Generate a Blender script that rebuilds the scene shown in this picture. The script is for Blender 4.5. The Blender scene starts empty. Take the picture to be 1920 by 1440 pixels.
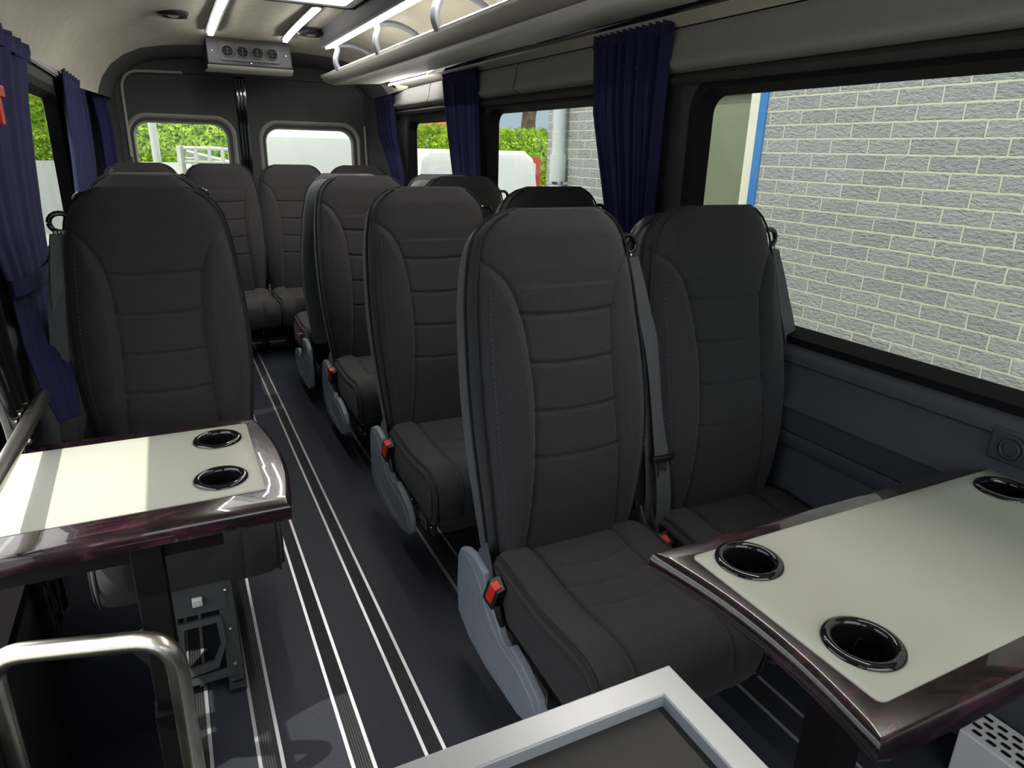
import bpy, bmesh, math, random
from mathutils import Vector, Matrix
random.seed(7)
C = bpy.context.scene.collection
PI = math.pi
# ------------------------------------------------------------------ materials
def nodes_of(m):
    m.use_nodes = True
    nt = m.node_tree
    return nt, nt.nodes, nt.links
def mat(name, col, rough=.6, metal=0, spec=.5, noise=0, nscale=40, bump=0, bscale=200, sheen=0, coat=0, emis=None, es=0, coords='Object', detail=4):
    m = bpy.data.materials.new(name)
    nt, N, L = nodes_of(m)
    b = N['Principled BSDF']
    b.inputs['Base Color'].default_value = (*col, 1)
    b.inputs['Roughness'].default_value = rough
    b.inputs['Metallic'].default_value = metal
    b.inputs['Specular IOR Level'].default_value = spec
    b.inputs['Sheen Weight'].default_value = sheen
    b.inputs['Coat Weight'].default_value = coat
    b.inputs['Coat Roughness'].default_value = .05
    if emis:
        b.inputs['Emission Color'].default_value = (*emis, 1)
        b.inputs['Emission Strength'].default_value = es
    tc = None
    if noise or bump:
        tc = N.new('ShaderNodeTexCoord')
    if noise:
        t = N.new('ShaderNodeTexNoise'); t.inputs['Scale'].default_value = nscale; t.inputs['Detail'].default_value = detail
        L.new(tc.outputs[coords], t.inputs['Vector'])
        r = N.new('ShaderNodeMapRange'); r.inputs[3].default_value = 1 - noise; r.inputs[4].default_value = 1 + noise
        r.inputs[1].default_value = .3; r.inputs[2].default_value = .7
        L.new(t.outputs[0], r.inputs[0])
        mx = N.new('ShaderNodeVectorMath'); mx.operation = 'SCALE'; mx.inputs[0].default_value = col
        L.new(r.outputs[0], mx.inputs['Scale']); L.new(mx.outputs[0], b.inputs['Base Color'])
    if bump:
        t2 = N.new('ShaderNodeTexNoise'); t2.inputs['Scale'].default_value = bscale; t2.inputs['Detail'].default_value = 2
        L.new(tc.outputs[coords], t2.inputs['Vector'])
        bp = N.new('ShaderNodeBump'); bp.inputs['Strength'].default_value = bump; bp.inputs['Distance'].default_value = .002
        L.new(t2.outputs[0], bp.inputs['Height']); L.new(bp.outputs[0], b.inputs['Normal'])
    return m
M = {}
M['seat'] = mat('seat_fabric', (.044, .042, .0435), .95, noise=.28, nscale=420, bump=.5, bscale=650, sheen=.12, spec=.2)
M['seam'] = mat('seat_piping', (.028, .027, .029), .8, noise=.2, nscale=500, spec=.25)
M['shell'] = mat('seat_shell_cloth', (.085, .092, .10), .85, noise=.2, nscale=500, bump=.3, bscale=600, sheen=.1, spec=.3)
M['cover'] = mat('grey_moulded_plastic', (.25, .285, .33), .42, bump=.15, bscale=900, noise=.05, nscale=8)
M['black'] = mat('black_plastic', (.012, .012, .013), .35)
M['gloss'] = mat('gloss_black_plastic', (.008, .008, .009), .06, coat=.5)
M['red'] = mat('red_button', (.75, .035, .02), .4)
M['belt'] = mat('seat_belt_webbing', (.10, .10, .105), .7, noise=.15, nscale=600, bump=.3, bscale=900)
M['steel'] = mat('painted_frame_steel', (.024, .029, .033), .45, noise=.1, nscale=30)
M['zinc'] = mat('zinc_bolt', (.75, .76, .78), .25, metal=1)
M['chrome'] = mat('brushed_stainless', (.66, .64, .57), .30, metal=1, noise=.06, nscale=120, bump=.05, bscale=300)
M['alu'] = mat('anodised_aluminium', (.72, .74, .76), .38, metal=.75, noise=.04, nscale=60)
M['aluw'] = mat('pale_aluminium_frame', (.55, .56, .58), .35, metal=.35)
M['white'] = mat('white_label', (.75, .75, .73), .5)
M['ink'] = mat('label_print', (.03, .03, .03), .6)
M['navy'] = mat('navy_curtain_cloth', (.024, .024, .078), .95, noise=.14, nscale=300, bump=.35, bscale=500, sheen=.03, spec=.15)
M['head'] = mat('greige_headliner', (.52, .495, .415), .9, noise=.06, nscale=15, bump=.2, bscale=500, spec=.2)
M['head2'] = mat('grey_side_lining', (.30, .30, .295), .9, noise=.12, nscale=300, bump=.35, bscale=500, spec=.2)
M['dgrey'] = mat('dark_grey_trim', (.05, .05, .052), .75, noise=.12, nscale=300, bump=.2, bscale=600, spec=.35)
M['belly'] = mat('slate_lower_lining', (.060, .064, .080), .7, noise=.12, nscale=250, bump=.2, bscale=500)
M['frame'] = mat('window_rubber_black', (.007, .006, .007), .7, spec=.15)
M['panel'] = mat('pale_door_window_trim', (.46, .44, .39), .6)
M['cream'] = mat('cream_table_laminate', (.47, .48, .41), .45, noise=.03, nscale=5, bump=.12, bscale=260)
M['shelf'] = mat('pale_shelf_board', (.66, .65, .59), .5, noise=.03, nscale=6)
M['cloth'] = mat('grey_brown_shelf_cloth', (.30, .29, .25), .9, bump=.3, bscale=500)
M['led'] = mat('led_diffuser', (1, 1, 1), .5, emis=(1, .97, .92), es=30)
M['doorp'] = mat('rear_door_lining', (.066, .066, .07), .75, bump=.2, bscale=500)
M['ac'] = mat('vent_box_grey', (.020, .020, .024), .7, bump=.2, bscale=600)
M['sock'] = mat('socket_plastic', (.04, .042, .05), .5)
M['dark'] = mat('dark_inset_board', (.032, .031, .031), .6, noise=.08, nscale=40, bump=.1, bscale=200)
M['grip'] = mat('grey_bracket_plastic', (.12, .13, .145), .4)
M['skyw'] = mat('white_enamel', (.80, .81, .82), .35)
M['vanw'] = mat('white_van_paint', (.85, .86, .87), .25, coat=.3)
M['glassd'] = mat('dark_vehicle_glass', (.02, .025, .03), .08)
M['rubber'] = mat('tyre_rubber', (.02, .02, .02), .8)
M['blue'] = mat('blue_masonry_paint', (.05, .21, .55), .6)
M['whitef'] = mat('white_window_frame', (.82, .80, .70), .5)
M['green'] = mat('sage_glass_panel', (.22, .25, .17), .2)
M['pipe'] = mat('pale_grey_pvc', (.62, .66, .68), .4)
M['bark'] = mat('tree_bark', (.14, .11, .07), .9, noise=.4, nscale=8)
M['roof'] = mat('orange_roof_tile', (.55, .17, .07), .8, noise=.2, nscale=6)
M['redp'] = mat('red_paint', (.65, .06, .04), .5)
M['asph'] = mat('pale_paving', (.36, .355, .33), .9, noise=.12, nscale=3, bump=.3, bscale=60)
M['lamp'] = mat('galvanised_post', (.62, .62, .58), .5)

def floor_mat():
    m = bpy.data.materials.new('speckled_black_vinyl'); nt, N, L = nodes_of(m); b = N['Principled BSDF']
    tc = N.new('ShaderNodeTexCoord')
    v = N.new('ShaderNodeTexVoronoi'); v.inputs['Scale'].default_value = 70; L.new(tc.outputs['Object'], v.inputs['Vector'])
    cmpn = N.new('ShaderNodeMath'); cmpn.operation = 'LESS_THAN'; cmpn.inputs[1].default_value = .055; L.new(v.outputs['Distance'], cmpn.inputs[0])
    mx = N.new('ShaderNodeMix'); mx.data_type = 'RGBA'
    mx.inputs[6].default_value = (.027, .029, .040, 1); mx.inputs[7].default_value = (.22, .22, .24, 1)
    L.new(cmpn.outputs[0], mx.inputs[0]); L.new(mx.outputs[2], b.inputs['Base Color'])
    n = N.new('ShaderNodeTexNoise'); n.inputs['Scale'].default_value = 350; L.new(tc.outputs['Object'], n.inputs['Vector'])
    bp = N.new('ShaderNodeBump'); bp.inputs['Strength'].default_value = .35; bp.inputs['Distance'].default_value = .001
    L.new(n.outputs[0], bp.inputs['Height']); L.new(bp.outputs[0], b.inputs['Normal'])
    b.inputs['Roughness'].default_value = .5; b.inputs['Specular IOR Level'].default_value = .22
    return m
M['floor'] = floor_mat()

def ribbed_mat():
    m = bpy.data.materials.new('ribbed_black_track'); nt, N, L = nodes_of(m); b = N['Principled BSDF']
    b.inputs['Base Color'].default_value = (.028, .028, .031, 1); b.inputs['Roughness'].default_value = .45
    tc = N.new('ShaderNodeTexCoord'); w = N.new('ShaderNodeTexWave'); w.inputs['Scale'].default_value = 55
    L.new(tc.outputs['Object'], w.inputs['Vector'])
    bp = N.new('ShaderNodeBump'); bp.inputs['Strength'].default_value = .8; bp.inputs['Distance'].default_value = .002
    L.new(w.outputs[1], bp.inputs['Height']); L.new(bp.outputs[0], b.inputs['Normal'])
    return m
M['rib'] = ribbed_mat()

def burl_mat():
    m = bpy.data.materials.new('lacquered_burl_wood'); nt, N, L = nodes_of(m); b = N['Principled BSDF']
    tc = N.new('ShaderNodeTexCoord'); mp = N.new('ShaderNodeMapping'); mp.inputs['Scale'].default_value = (3, 14, 10)
    L.new(tc.outputs['Object'], mp.inputs[0])
    n = N.new('ShaderNodeTexNoise'); n.inputs['Scale'].default_value = 2.2; n.inputs['Detail'].default_value = 9; n.inputs['Distortion'].default_value = 1.6
    L.new(mp.outputs[0], n.inputs['Vector'])
    r = N.new('ShaderNodeValToRGB'); e = r.color_ramp.elements
    e[0].position = .36; e[0].color = (.007, .003, .004, 1); e[1].position = .75; e[1].color = (.085, .025, .042, 1)
    x = e.new(.52); x.color = (.014, .005, .008, 1)
    L.new(n.outputs[0], r.inputs[0]); L.new(r.outputs[0], b.inputs['Base Color'])
    b.inputs['Roughness'].default_value = .25; b.inputs['Coat Weight'].default_value = 1; b.inputs['Coat Roughness'].default_value = .03
    return m
M['burl'] = burl_mat()

def glass_mat(name, tint, refl=.07):
    m = bpy.data.materials.new(name); nt, N, L = nodes_of(m)
    N.remove(N['Principled BSDF']); out = N['Material Output']
    tr = N.new('ShaderNodeBsdfTransparent'); tr.inputs[0].default_value = (*tint, 1)
    gl = N.new('ShaderNodeBsdfGlossy'); gl.inputs['Roughness'].default_value = .01; gl.inputs[0].default_value = (1, 1, 1, 1)
    mx = N.new('ShaderNodeMixShader'); lw = N.new('ShaderNodeLayerWeight'); lw.inputs[0].default_value = .5
    pw = N.new('ShaderNodeMath'); pw.operation = 'POWER'; pw.inputs[1].default_value = 5; L.new(lw.outputs['Facing'], pw.inputs[0])
    fr = N.new('ShaderNodeMath'); fr.operation = 'MULTIPLY_ADD'; fr.inputs[1].default_value = .5; fr.inputs[2].default_value = .02; L.new(pw.outputs[0], fr.inputs[0])
    L.new(fr.outputs[0], mx.inputs[0]); L.new(tr.outputs[0], mx.inputs[1]); L.new(gl.outputs[0], mx.inputs[2]); L.new(mx.outputs[0], out.inputs[0])
    return m
M['glass'] = glass_mat('tinted_window_glass', (.63, .65, .625))
M['doorglass'] = glass_mat('clear_door_glass', (.95, .95, .95))
M['clear'] = glass_mat('clear_hatch_glass', (.9, .9, .9))

def brick_mat():
    m = bpy.data.materials.new('split_face_grey_brick'); nt, N, L = nodes_of(m); b = N['Principled BSDF']
    tc = N.new('ShaderNodeTexCoord'); sp = N.new('ShaderNodeSeparateXYZ'); L.new(tc.outputs['Object'], sp.inputs[0])
    cb = N.new('ShaderNodeCombineXYZ'); L.new(sp.outputs[1], cb.inputs[0]); L.new(sp.outputs[2], cb.inputs[1])
    dn = N.new('ShaderNodeTexNoise'); dn.inputs['Scale'].default_value = 45; dn.inputs['Detail'].default_value = 3; L.new(tc.outputs['Object'], dn.inputs['Vector'])
    ds = N.new('ShaderNodeVectorMath'); ds.operation = 'SCALE'; ds.inputs['Scale'].default_value = .010
    L.new(dn.outputs['Color'], ds.inputs[0])
    ad = N.new('ShaderNodeVectorMath'); ad.operation = 'ADD'; L.new(cb.outputs[0], ad.inputs[0]); L.new(ds.outputs[0], ad.inputs[1])
    br = N.new('ShaderNodeTexBrick'); L.new(ad.outputs[0], br.inputs['Vector'])
    br.inputs['Scale'].default_value = 1; br.inputs['Brick Width'].default_value = .21; br.inputs['Row Height'].default_value = .07
    br.inputs['Mortar Size'].default_value = .0055; br.inputs['Mortar Smooth'].default_value = .25; br.inputs['Bias'].default_value = 0
    br.inputs['Color1'].default_value = (.42, .43, .445, 1); br.inputs['Color2'].default_value = (.50, .51, .52, 1); br.inputs['Mortar'].default_value = (.64, .62, .53, 1)
    n = N.new('ShaderNodeTexNoise'); n.inputs['Scale'].default_value = 55; n.inputs['Detail'].default_value = 6; n.inputs['Roughness'].default_value = .6
    mp = N.new('ShaderNodeMapping'); mp.inputs['Scale'].default_value = (1, .6, 1.3); L.new(tc.outputs['Object'], mp.inputs[0]); L.new(mp.outputs[0], n.inputs['Vector'])
    sub = N.new('ShaderNodeMath'); sub.operation = 'SUBTRACT'; sub.inputs[0].default_value = 1; L.new(br.outputs['Fac'], sub.inputs[1])
    mu = N.new('ShaderNodeMath'); mu.operation = 'MULTIPLY'; L.new(n.outputs[0], mu.inputs[0]); L.new(sub.outputs[0], mu.inputs[1])
    a2 = N.new('ShaderNodeMath'); a2.operation = 'ADD'; L.new(mu.outputs[0], a2.inputs[0])
    h = N.new('ShaderNodeMath'); h.operation = 'MULTIPLY'; h.inputs[1].default_value = .3; L.new(sub.outputs[0], h.inputs[0]); L.new(h.outputs[0], a2.inputs[1])
    bp = N.new('ShaderNodeBump'); bp.inputs['Strength'].default_value = 1; bp.inputs['Distance'].default_value = .03
    L.new(a2.outputs[0], bp.inputs['Height']); L.new(bp.outputs[0], b.inputs['Normal'])
    L.new(br.outputs['Color'], b.inputs['Base Color']); b.inputs['Roughness'].default_value = .95; b.inputs['Specular IOR Level'].default_value = .2
    return m
M['brick'] = brick_mat()

def leaf_mat(name, c1, c2):
    m = bpy.data.materials.new(name); nt, N, L = nodes_of(m); b = N['Principled BSDF']
    tc = N.new('ShaderNodeTexCoord'); n = N.new('ShaderNodeTexNoise'); n.inputs['Scale'].default_value = 6; n.inputs['Detail'].default_value = 6; L.new(tc.outputs['Object'], n.inputs['Vector'])
    r = N.new('ShaderNodeValToRGB'); e = r.color_ramp.elements; e[0].position = .35; e[0].color = (*c1, 1); e[1].position = .65; e[1].color = (*c2, 1)
    L.new(n.outputs[0], r.inputs[0]); L.new(r.outputs[0], b.inputs['Base Color']); b.inputs['Roughness'].default_value = .7
    return m
M['leaf'] = leaf_mat('bright_hedge_leaf', (.22, .42, .015), (.62, .85, .08))

# ------------------------------------------------------------------ mesh helpers
class MB:
    def __init__(s): s.v = []; s.f = []
    def add(s, vs, fs):
        o = len(s.v); s.v += [tuple(v) for v in vs]; s.f += [tuple(i + o for i in f) for f in fs]
    def box(s, a, b, mtx=None):
        (x0, y0, z0), (x1, y1, z1) = a, b
        vs = [Vector(p) for p in [(x0, y0, z0), (x1, y0, z0), (x1, y1, z0), (x0, y1, z0), (x0, y0, z1), (x1, y0, z1), (x1, y1, z1), (x0, y1, z1)]]
        if mtx: vs = [mtx @ v for v in vs]
        s.add(vs, [(0, 3, 2, 1), (4, 5, 6, 7), (0, 1, 5, 4), (1, 2, 6, 5), (2, 3, 7, 6), (3, 0, 4, 7)])
    def tube(s, pts, r, n=12, cap=True):
        pts = [Vector(p) for p in pts]; rs = r if isinstance(r, (list, tuple)) else [r] * len(pts)
        rings = []; prev = None
        for i, p in enumerate(pts):
            t = (pts[min(i + 1, len(pts) - 1)] - pts[max(i - 1, 0)]).normalized()
            if prev is None:
                u = t.orthogonal().normalized()
            else:
                u = (prev - t * prev.dot(t)).normalized()
            prev = u; w = t.cross(u)
            rings.append([p + (u * math.cos(2 * PI * k / n) + w * math.sin(2 * PI * k / n)) * rs[i] for k in range(n)])
        s.loft(rings, cap)
    def loft(s, rings, cap=True, closed=False):
        n = len(rings[0]); vs = [v for r in rings for v in r]; fs = []
        m = len(rings)
        for i in range(m - 1 + (1 if closed else 0)):
            a = i * n; b = ((i + 1) % m) * n
            for k in range(n):
                k2 = (k + 1) % n; fs.append((a + k, a + k2, b + k2, b + k))
        if cap and not closed:
            fs.append(tuple(reversed(range(n)))); fs.append(tuple(range((m - 1) * n, m * n)))
        s.add(vs, fs)
    def grid(s, rows):
        n = len(rows[0]); vs = [v for r in rows for v in r]; fs = []
        for i in range(len(rows) - 1):
            for k in range(n - 1): fs.append((i * n + k, i * n + k + 1, (i + 1) * n + k + 1, (i + 1) * n + k))
        s.add(vs, fs)
    def prism(s, poly, a, b, axis='x'):
        def P(p, t):
            if axis == 'x': return (t, p[0], p[1])
            if axis == 'y': return (p[0], t, p[1])
            return (p[0], p[1], t)
        s.loft([[P(p, a) for p in poly], [P(p, b) for p in poly]])
    def lathe(s, prof, c=(0, 0, 0), n=40):
        rings = [[(c[0] + r * math.cos(2 * PI * k / n), c[1] + r * math.sin(2 * PI * k / n), c[2] + z) for k in range(n)] for r, z in prof]
        s.loft(rings, cap=False)
    def sphere(s, c, r, n=8):
        s.lathe([(max(r * math.sin(PI * i / n), 1e-4), -r * math.cos(PI * i / n)) for i in range(n + 1)], c, n * 2)
    def build(s, name, m, parent=None, smooth=True, bevel=0, sol=0, sub=0, sharp=35):
        me = bpy.data.meshes.new(name); me.from_pydata(s.v, [], s.f)
        bm = bmesh.new(); bm.from_mesh(me); bmesh.ops.recalc_face_normals(bm, faces=bm.faces[:]); bm.to_mesh(me); bm.free()
        o = bpy.data.objects.new(name, me); C.objects.link(o); me.materials.append(m)
        if smooth:
            for p in me.polygons: p.use_smooth = True
            try: me.set_sharp_from_angle(angle=math.radians(sharp))
            except Exception: pass
        if sol:
            md = o.modifiers.new('s', 'SOLIDIFY'); md.thickness = sol; md.offset = 0
        if bevel:
            md = o.modifiers.new('b', 'BEVEL'); md.width = bevel; md.segments = 3; md.limit_method = 'ANGLE'; md.angle_limit = math.radians(35)
            md.harden_normals = False
        if parent: o.parent = parent
        return o
def thing(name, label, cat, loc=(0, 0, 0), rz=0, group=None):
    o = bpy.data.objects.new(name, None); o.empty_display_size = .05; C.objects.link(o)
    o.location = loc; o.rotation_euler = (0, 0, rz); tag(o, label, cat, group); return o
def tag(o, label, cat, group=None, kind=None):
    o['label'] = label; o['category'] = cat
    if group: o['group'] = group
    if kind: o['kind'] = kind
    return o
def struct(o, label=None):
    o['kind'] = 'structure'
    if label: o['label'] = label
    return o
def rrect(x0, y0, x1, y1, r, n=6):
    pts = []
    for cx, cy, a0 in ((x1 - r, y1 - r, 0), (x0 + r, y1 - r, 90), (x0 + r, y0 + r, 180), (x1 - r, y0 + r, 270)):
        for k in range(n + 1):
            a = math.radians(a0 + 90 * k / n); pts.append((cx + r * math.cos(a), cy + r * math.sin(a)))
    return pts
def smooth_path(pts, n=6):
    pts = [Vector(p) for p in pts]; out = []
    for i in range(len(pts) - 1):
        p0 = pts[max(i - 1, 0)]; p1 = pts[i]; p2 = pts[i + 1]; p3 = pts[min(i + 2, len(pts) - 1)]
        for k in range(n):
            t = k / n
            out.append(.5 * ((2 * p1) + (p2 - p0) * t + (2 * p0 - 5 * p1 + 4 * p2 - p3) * t * t + (3 * p1 - p0 - 3 * p2 + p3) * t ** 3))
    out.append(pts[-1]); return out
def lerp(a, b, t): return a + (b - a) * t
def interp(tab, t):
    if t <= tab[0][0]: return tab[0][1]
    for (a, x), (b, y) in zip(tab, tab[1:]):
        if t <= b:
            u = (t - a) / (b - a); u = u * u * (3 - 2 * u) if False else u
            return x + (y - x) * u
    return tab[-1][1]
def sinterp(tab, t):  # smooth (catmull) scalar
    n = len(tab)
    if t <= tab[0][0]: return tab[0][1]
    if t >= tab[-1][0]: return tab[-1][1]
    for i in range(n - 1):
        if t <= tab[i + 1][0]:
            a, b = tab[i], tab[i + 1]; h = b[0] - a[0]; u = (t - a[0]) / h
            def sl(j):
                if j <= 0 or j >= n - 1: 
                    k = max(min(j, n - 2), 0); return (tab[k + 1][1] - tab[k][1]) / (tab[k + 1][0] - tab[k][0])
                return (tab[j + 1][1] - tab[j - 1][1]) / (tab[j + 1][0] - tab[j - 1][0])
            m0 = sl(i) * h; m1 = sl(i + 1) * h
            return (2*u**3-3*u**2+1)*a[1] + (u**3-2*u**2+u)*m0 + (-2*u**3+3*u**2)*b[1] + (u**3-u**2)*m1

# ------------------------------------------------------------------ the bus seat (faces -y, back base at y=0)
BH = .83; Z0 = .345                      # back height, height of its foot
WT = [(0, .200), (.12, .216), (.30, .234), (.45, .236), (.58, .229), (.66, .221), (.70, .214), (.75, .203), (.785, .184), (.808, .160), (.822, .135), (.83, .108)]
TT = [(0, .12), (.2, .150), (.4, .150), (.6, .138), (.72, .118), (.78, .096), (.81, .070), (.824, .04), (.83, .018)]
def bw(v): return sinterp(WT, v)
def bt(v): return interp(TT, v)
def face_y(v): return sinterp([(0, .0), (.12, -.012), (.25, -.010), (.42, .022), (.6, .075), (.72, .110), (.83, .135)], v)
def seam_x(v):
    return sinterp([(0, .135), (.2, .122), (.4, .112), (.55, .118), (.62, .132), (.68, .160), (.715, .198), (.74, .24)], v)
HS = (.27, .38, .49, .60)
def gro(d, s=.0042): return math.exp(-(d / s) ** 2)
def back_front(u, v):
    """front surface point of the back for u in -1..1"""
    w = bw(v); T = bt(v); x = w * u
    y = face_y(v)
    e = abs(u)
    rim = T * .5 * (1 - (1 - min(e, 1) ** 7) ** .6)           # rounds to mid depth at the edge
    y += rim
    x *= .945 + .055 * min(1, rim / (T * .5))
    sx = seam_x(v)
    d = abs(x) - sx
    if v < .735:
        bol = .020 * max(0, min(1, (abs(x) - sx + .004) / .03)) * (1 - e ** 9) * min(1, (.735 - v) / .05)
        y -= bol
        k = 1 / math.sqrt(1 + ((seam_x(v + .002) - seam_x(v - .002)) / .004) ** 2)
        y += .0075 * gro(d * k, .0045)
    if abs(x) < sx and v < .66:
        for h in HS:
            arch = h - .006 * (1 - (x / sx) ** 2)
            y += .0065 * gro(v - arch, .0045)
        y -= .004 * (1 - (x / sx) ** 2)
    if v > .6: y -= .012 * min(1, (v - .6) / .1) * (1 - e ** 3) * min(1, (BH - v) / .05)
    return Vector((x, y, Z0 + v))
def mk_back():
    mb = MB(); rings = []; K = 110; R = 230
    for i in range(R + 1):
        v = BH * (1 - (1 - i / R) ** 1.25)
        v = BH * (i / R) if i < R * .9 else BH * (.9 + .1 * math.sin((i / R - .9) / .1 * PI / 2))
        w = bw(v); T = bt(v); ring = []
        for k in range(K + 1):
            s = -1 + 2 * k / K; u = math.sin(s * PI / 2) * .35 + s * .65
            u = math.copysign(1 - (1 - abs(u)) ** 1.15, u)
            ring.append(back_front(u, v))
        ym = face_y(v) + T * .5
        for k in range(1, 22):
            a = PI * k / 22
            ring.append(Vector((w * math.copysign(abs(math.cos(a)) ** .45, math.cos(a)), ym + T * .48 * math.sin(a) ** .8, Z0 + v)))
        rings.append(ring)
    mb.loft(rings); return mb
def mk_shell():
    mb = MB(); rings = []; R = 60
    for i in range(R + 1):
        v = .0 + (BH + .004) * (i / R if i < R * .85 else .85 + .15 * math.sin((i / R - .85) / .15 * PI / 2)); vv = min(v, BH)
        w = bw(vv) + .006; T = bt(vv); ring = []
        y0 = face_y(vv) + T * .60; y1 = face_y(vv) + T * 1.0 + .014
        r = min(.03, (y1 - y0) * .8)
        pts = [(w, y0)] + [(w - r + r * math.cos(a), y1 - r + r * math.sin(a)) for a in [PI / 2 * k / 6 for k in range(7)]]
        pts += [(-x, y) for x, y in reversed(pts)]
        ring = [Vector((x, y, Z0 + v - .012)) for x, y in pts]
        rings.append(ring)
    mb.loft(rings); return mb
def edge_path(depth, off, v0=.01, v1=.822, side=1, n=60):
    return [Vector((side * (bw(v) + off), face_y(v) + bt(v) * depth, Z0 + v)) for v in [v0 + (v1 - v0) * i / n for i in range(n + 1)]]
# cushion: profile in (y,z), length along -y
CW = .222
def cush_prof():
    p = [(.02, .215), (.03, .30), (.015, .355), (-.03, .372), (-.10, .368), (-.20, .362), (-.30, .368), (-.38, .376), (-.425, .368), (-.458, .340), (-.468, .29), (-.46, .235), (-.44, .205), (-.40, .195), (-.2, .20), (-.05, .205)]
    pts = [Vector((0, y, z)) for y, z in p] + [Vector((0, p[0][0], p[0][1]))]
    return smooth_path(pts, 14)[:-1]
def mk_cushion():
    prof = cush_prof(); n = len(prof); c = Vector((0, -.22, .285)); mb = MB(); rings = []
    nor = []
    for i in range(n):
        t = (prof[(i + 1) % n] - prof[i - 1]).normalized(); nn = Vector((0, t.z, -t.y))
        if nn.dot(prof[i] - c) < 0: nn = -nn
        nor.append(nn)
    XS = 100
    for j in range(XS + 1):
        s = -1 + 2 * j / XS; u = math.copysign(1 - (1 - abs(s)) ** 1.3, s); x = CW * u; e = abs(u)
        r = .028 * (1 - (1 - e ** 9) ** .5)
        ring = []
        for i, p in enumerate(prof):
            wtop = max(0, min(1, (p.z - .24) / .06))
            d = -r
            sx = .118 + .012 * max(0, -p.y - .1)
            if p.z > .2 and p.y < .01:
                d += .014 * wtop * max(0, min(1, (abs(x) - sx + .004) / .03)) * (1 - e ** 8)
                d -= .007 * gro(abs(x) - sx, .0045) * max(wtop, .5)
                if abs(x) < sx and p.z > .33:
                    for yy in (-.09, -.165, -.245):
                        d -= .005 * gro(p.y - (yy - .022 * (1 - (x / sx) ** 2)), .0045)
            w2 = 1 + .0
            ring.append(Vector((x, p.y, p.z)) + nor[i] * d)
        rings.append(ring)
    mb.loft(rings); return mb
def cush_edge(side, inset, dz=0):
    prof = cush_prof(); n = len(prof); c = Vector((0, -.22, .285)); out = []
    for i, p in enumerate(prof):
        if p.z < .215 or p.y > .0: continue
        t = (prof[(i + 1) % n] - prof[i - 1]).normalized(); nn = Vector((0, t.z, -t.y))
        if nn.dot(p - c) < 0: nn = -nn
        out.append(Vector((side * (CW - inset), p.y, p.z)) + nn * dz)
    return out
def ribbon(mb, pts, w, side, th=.0015):
    pts = [Vector(p) for p in pts]; side = Vector(side).normalized() * w * .5; rings = []
    for i, p in enumerate(pts):
        t = (pts[min(i + 1, len(pts) - 1)] - pts[max(i - 1, 0)]).normalized(); nn = t.cross(side).normalized() * th
        rings.append([p - side - nn, p + side - nn, p + side + nn, p - side + nn])
    mb.loft(rings)
MESH = {}
def part(name, key, m, parent, maker=None, **kw):
    """a part sharing one mesh between all copies of its kind"""
    if key not in MESH:
        o = maker().build(name, m, parent, **kw); MESH[key] = o; return o
    s = MESH[key]; o = s.copy(); o.name = name; C.objects.link(o); o.parent = parent; return o

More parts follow.
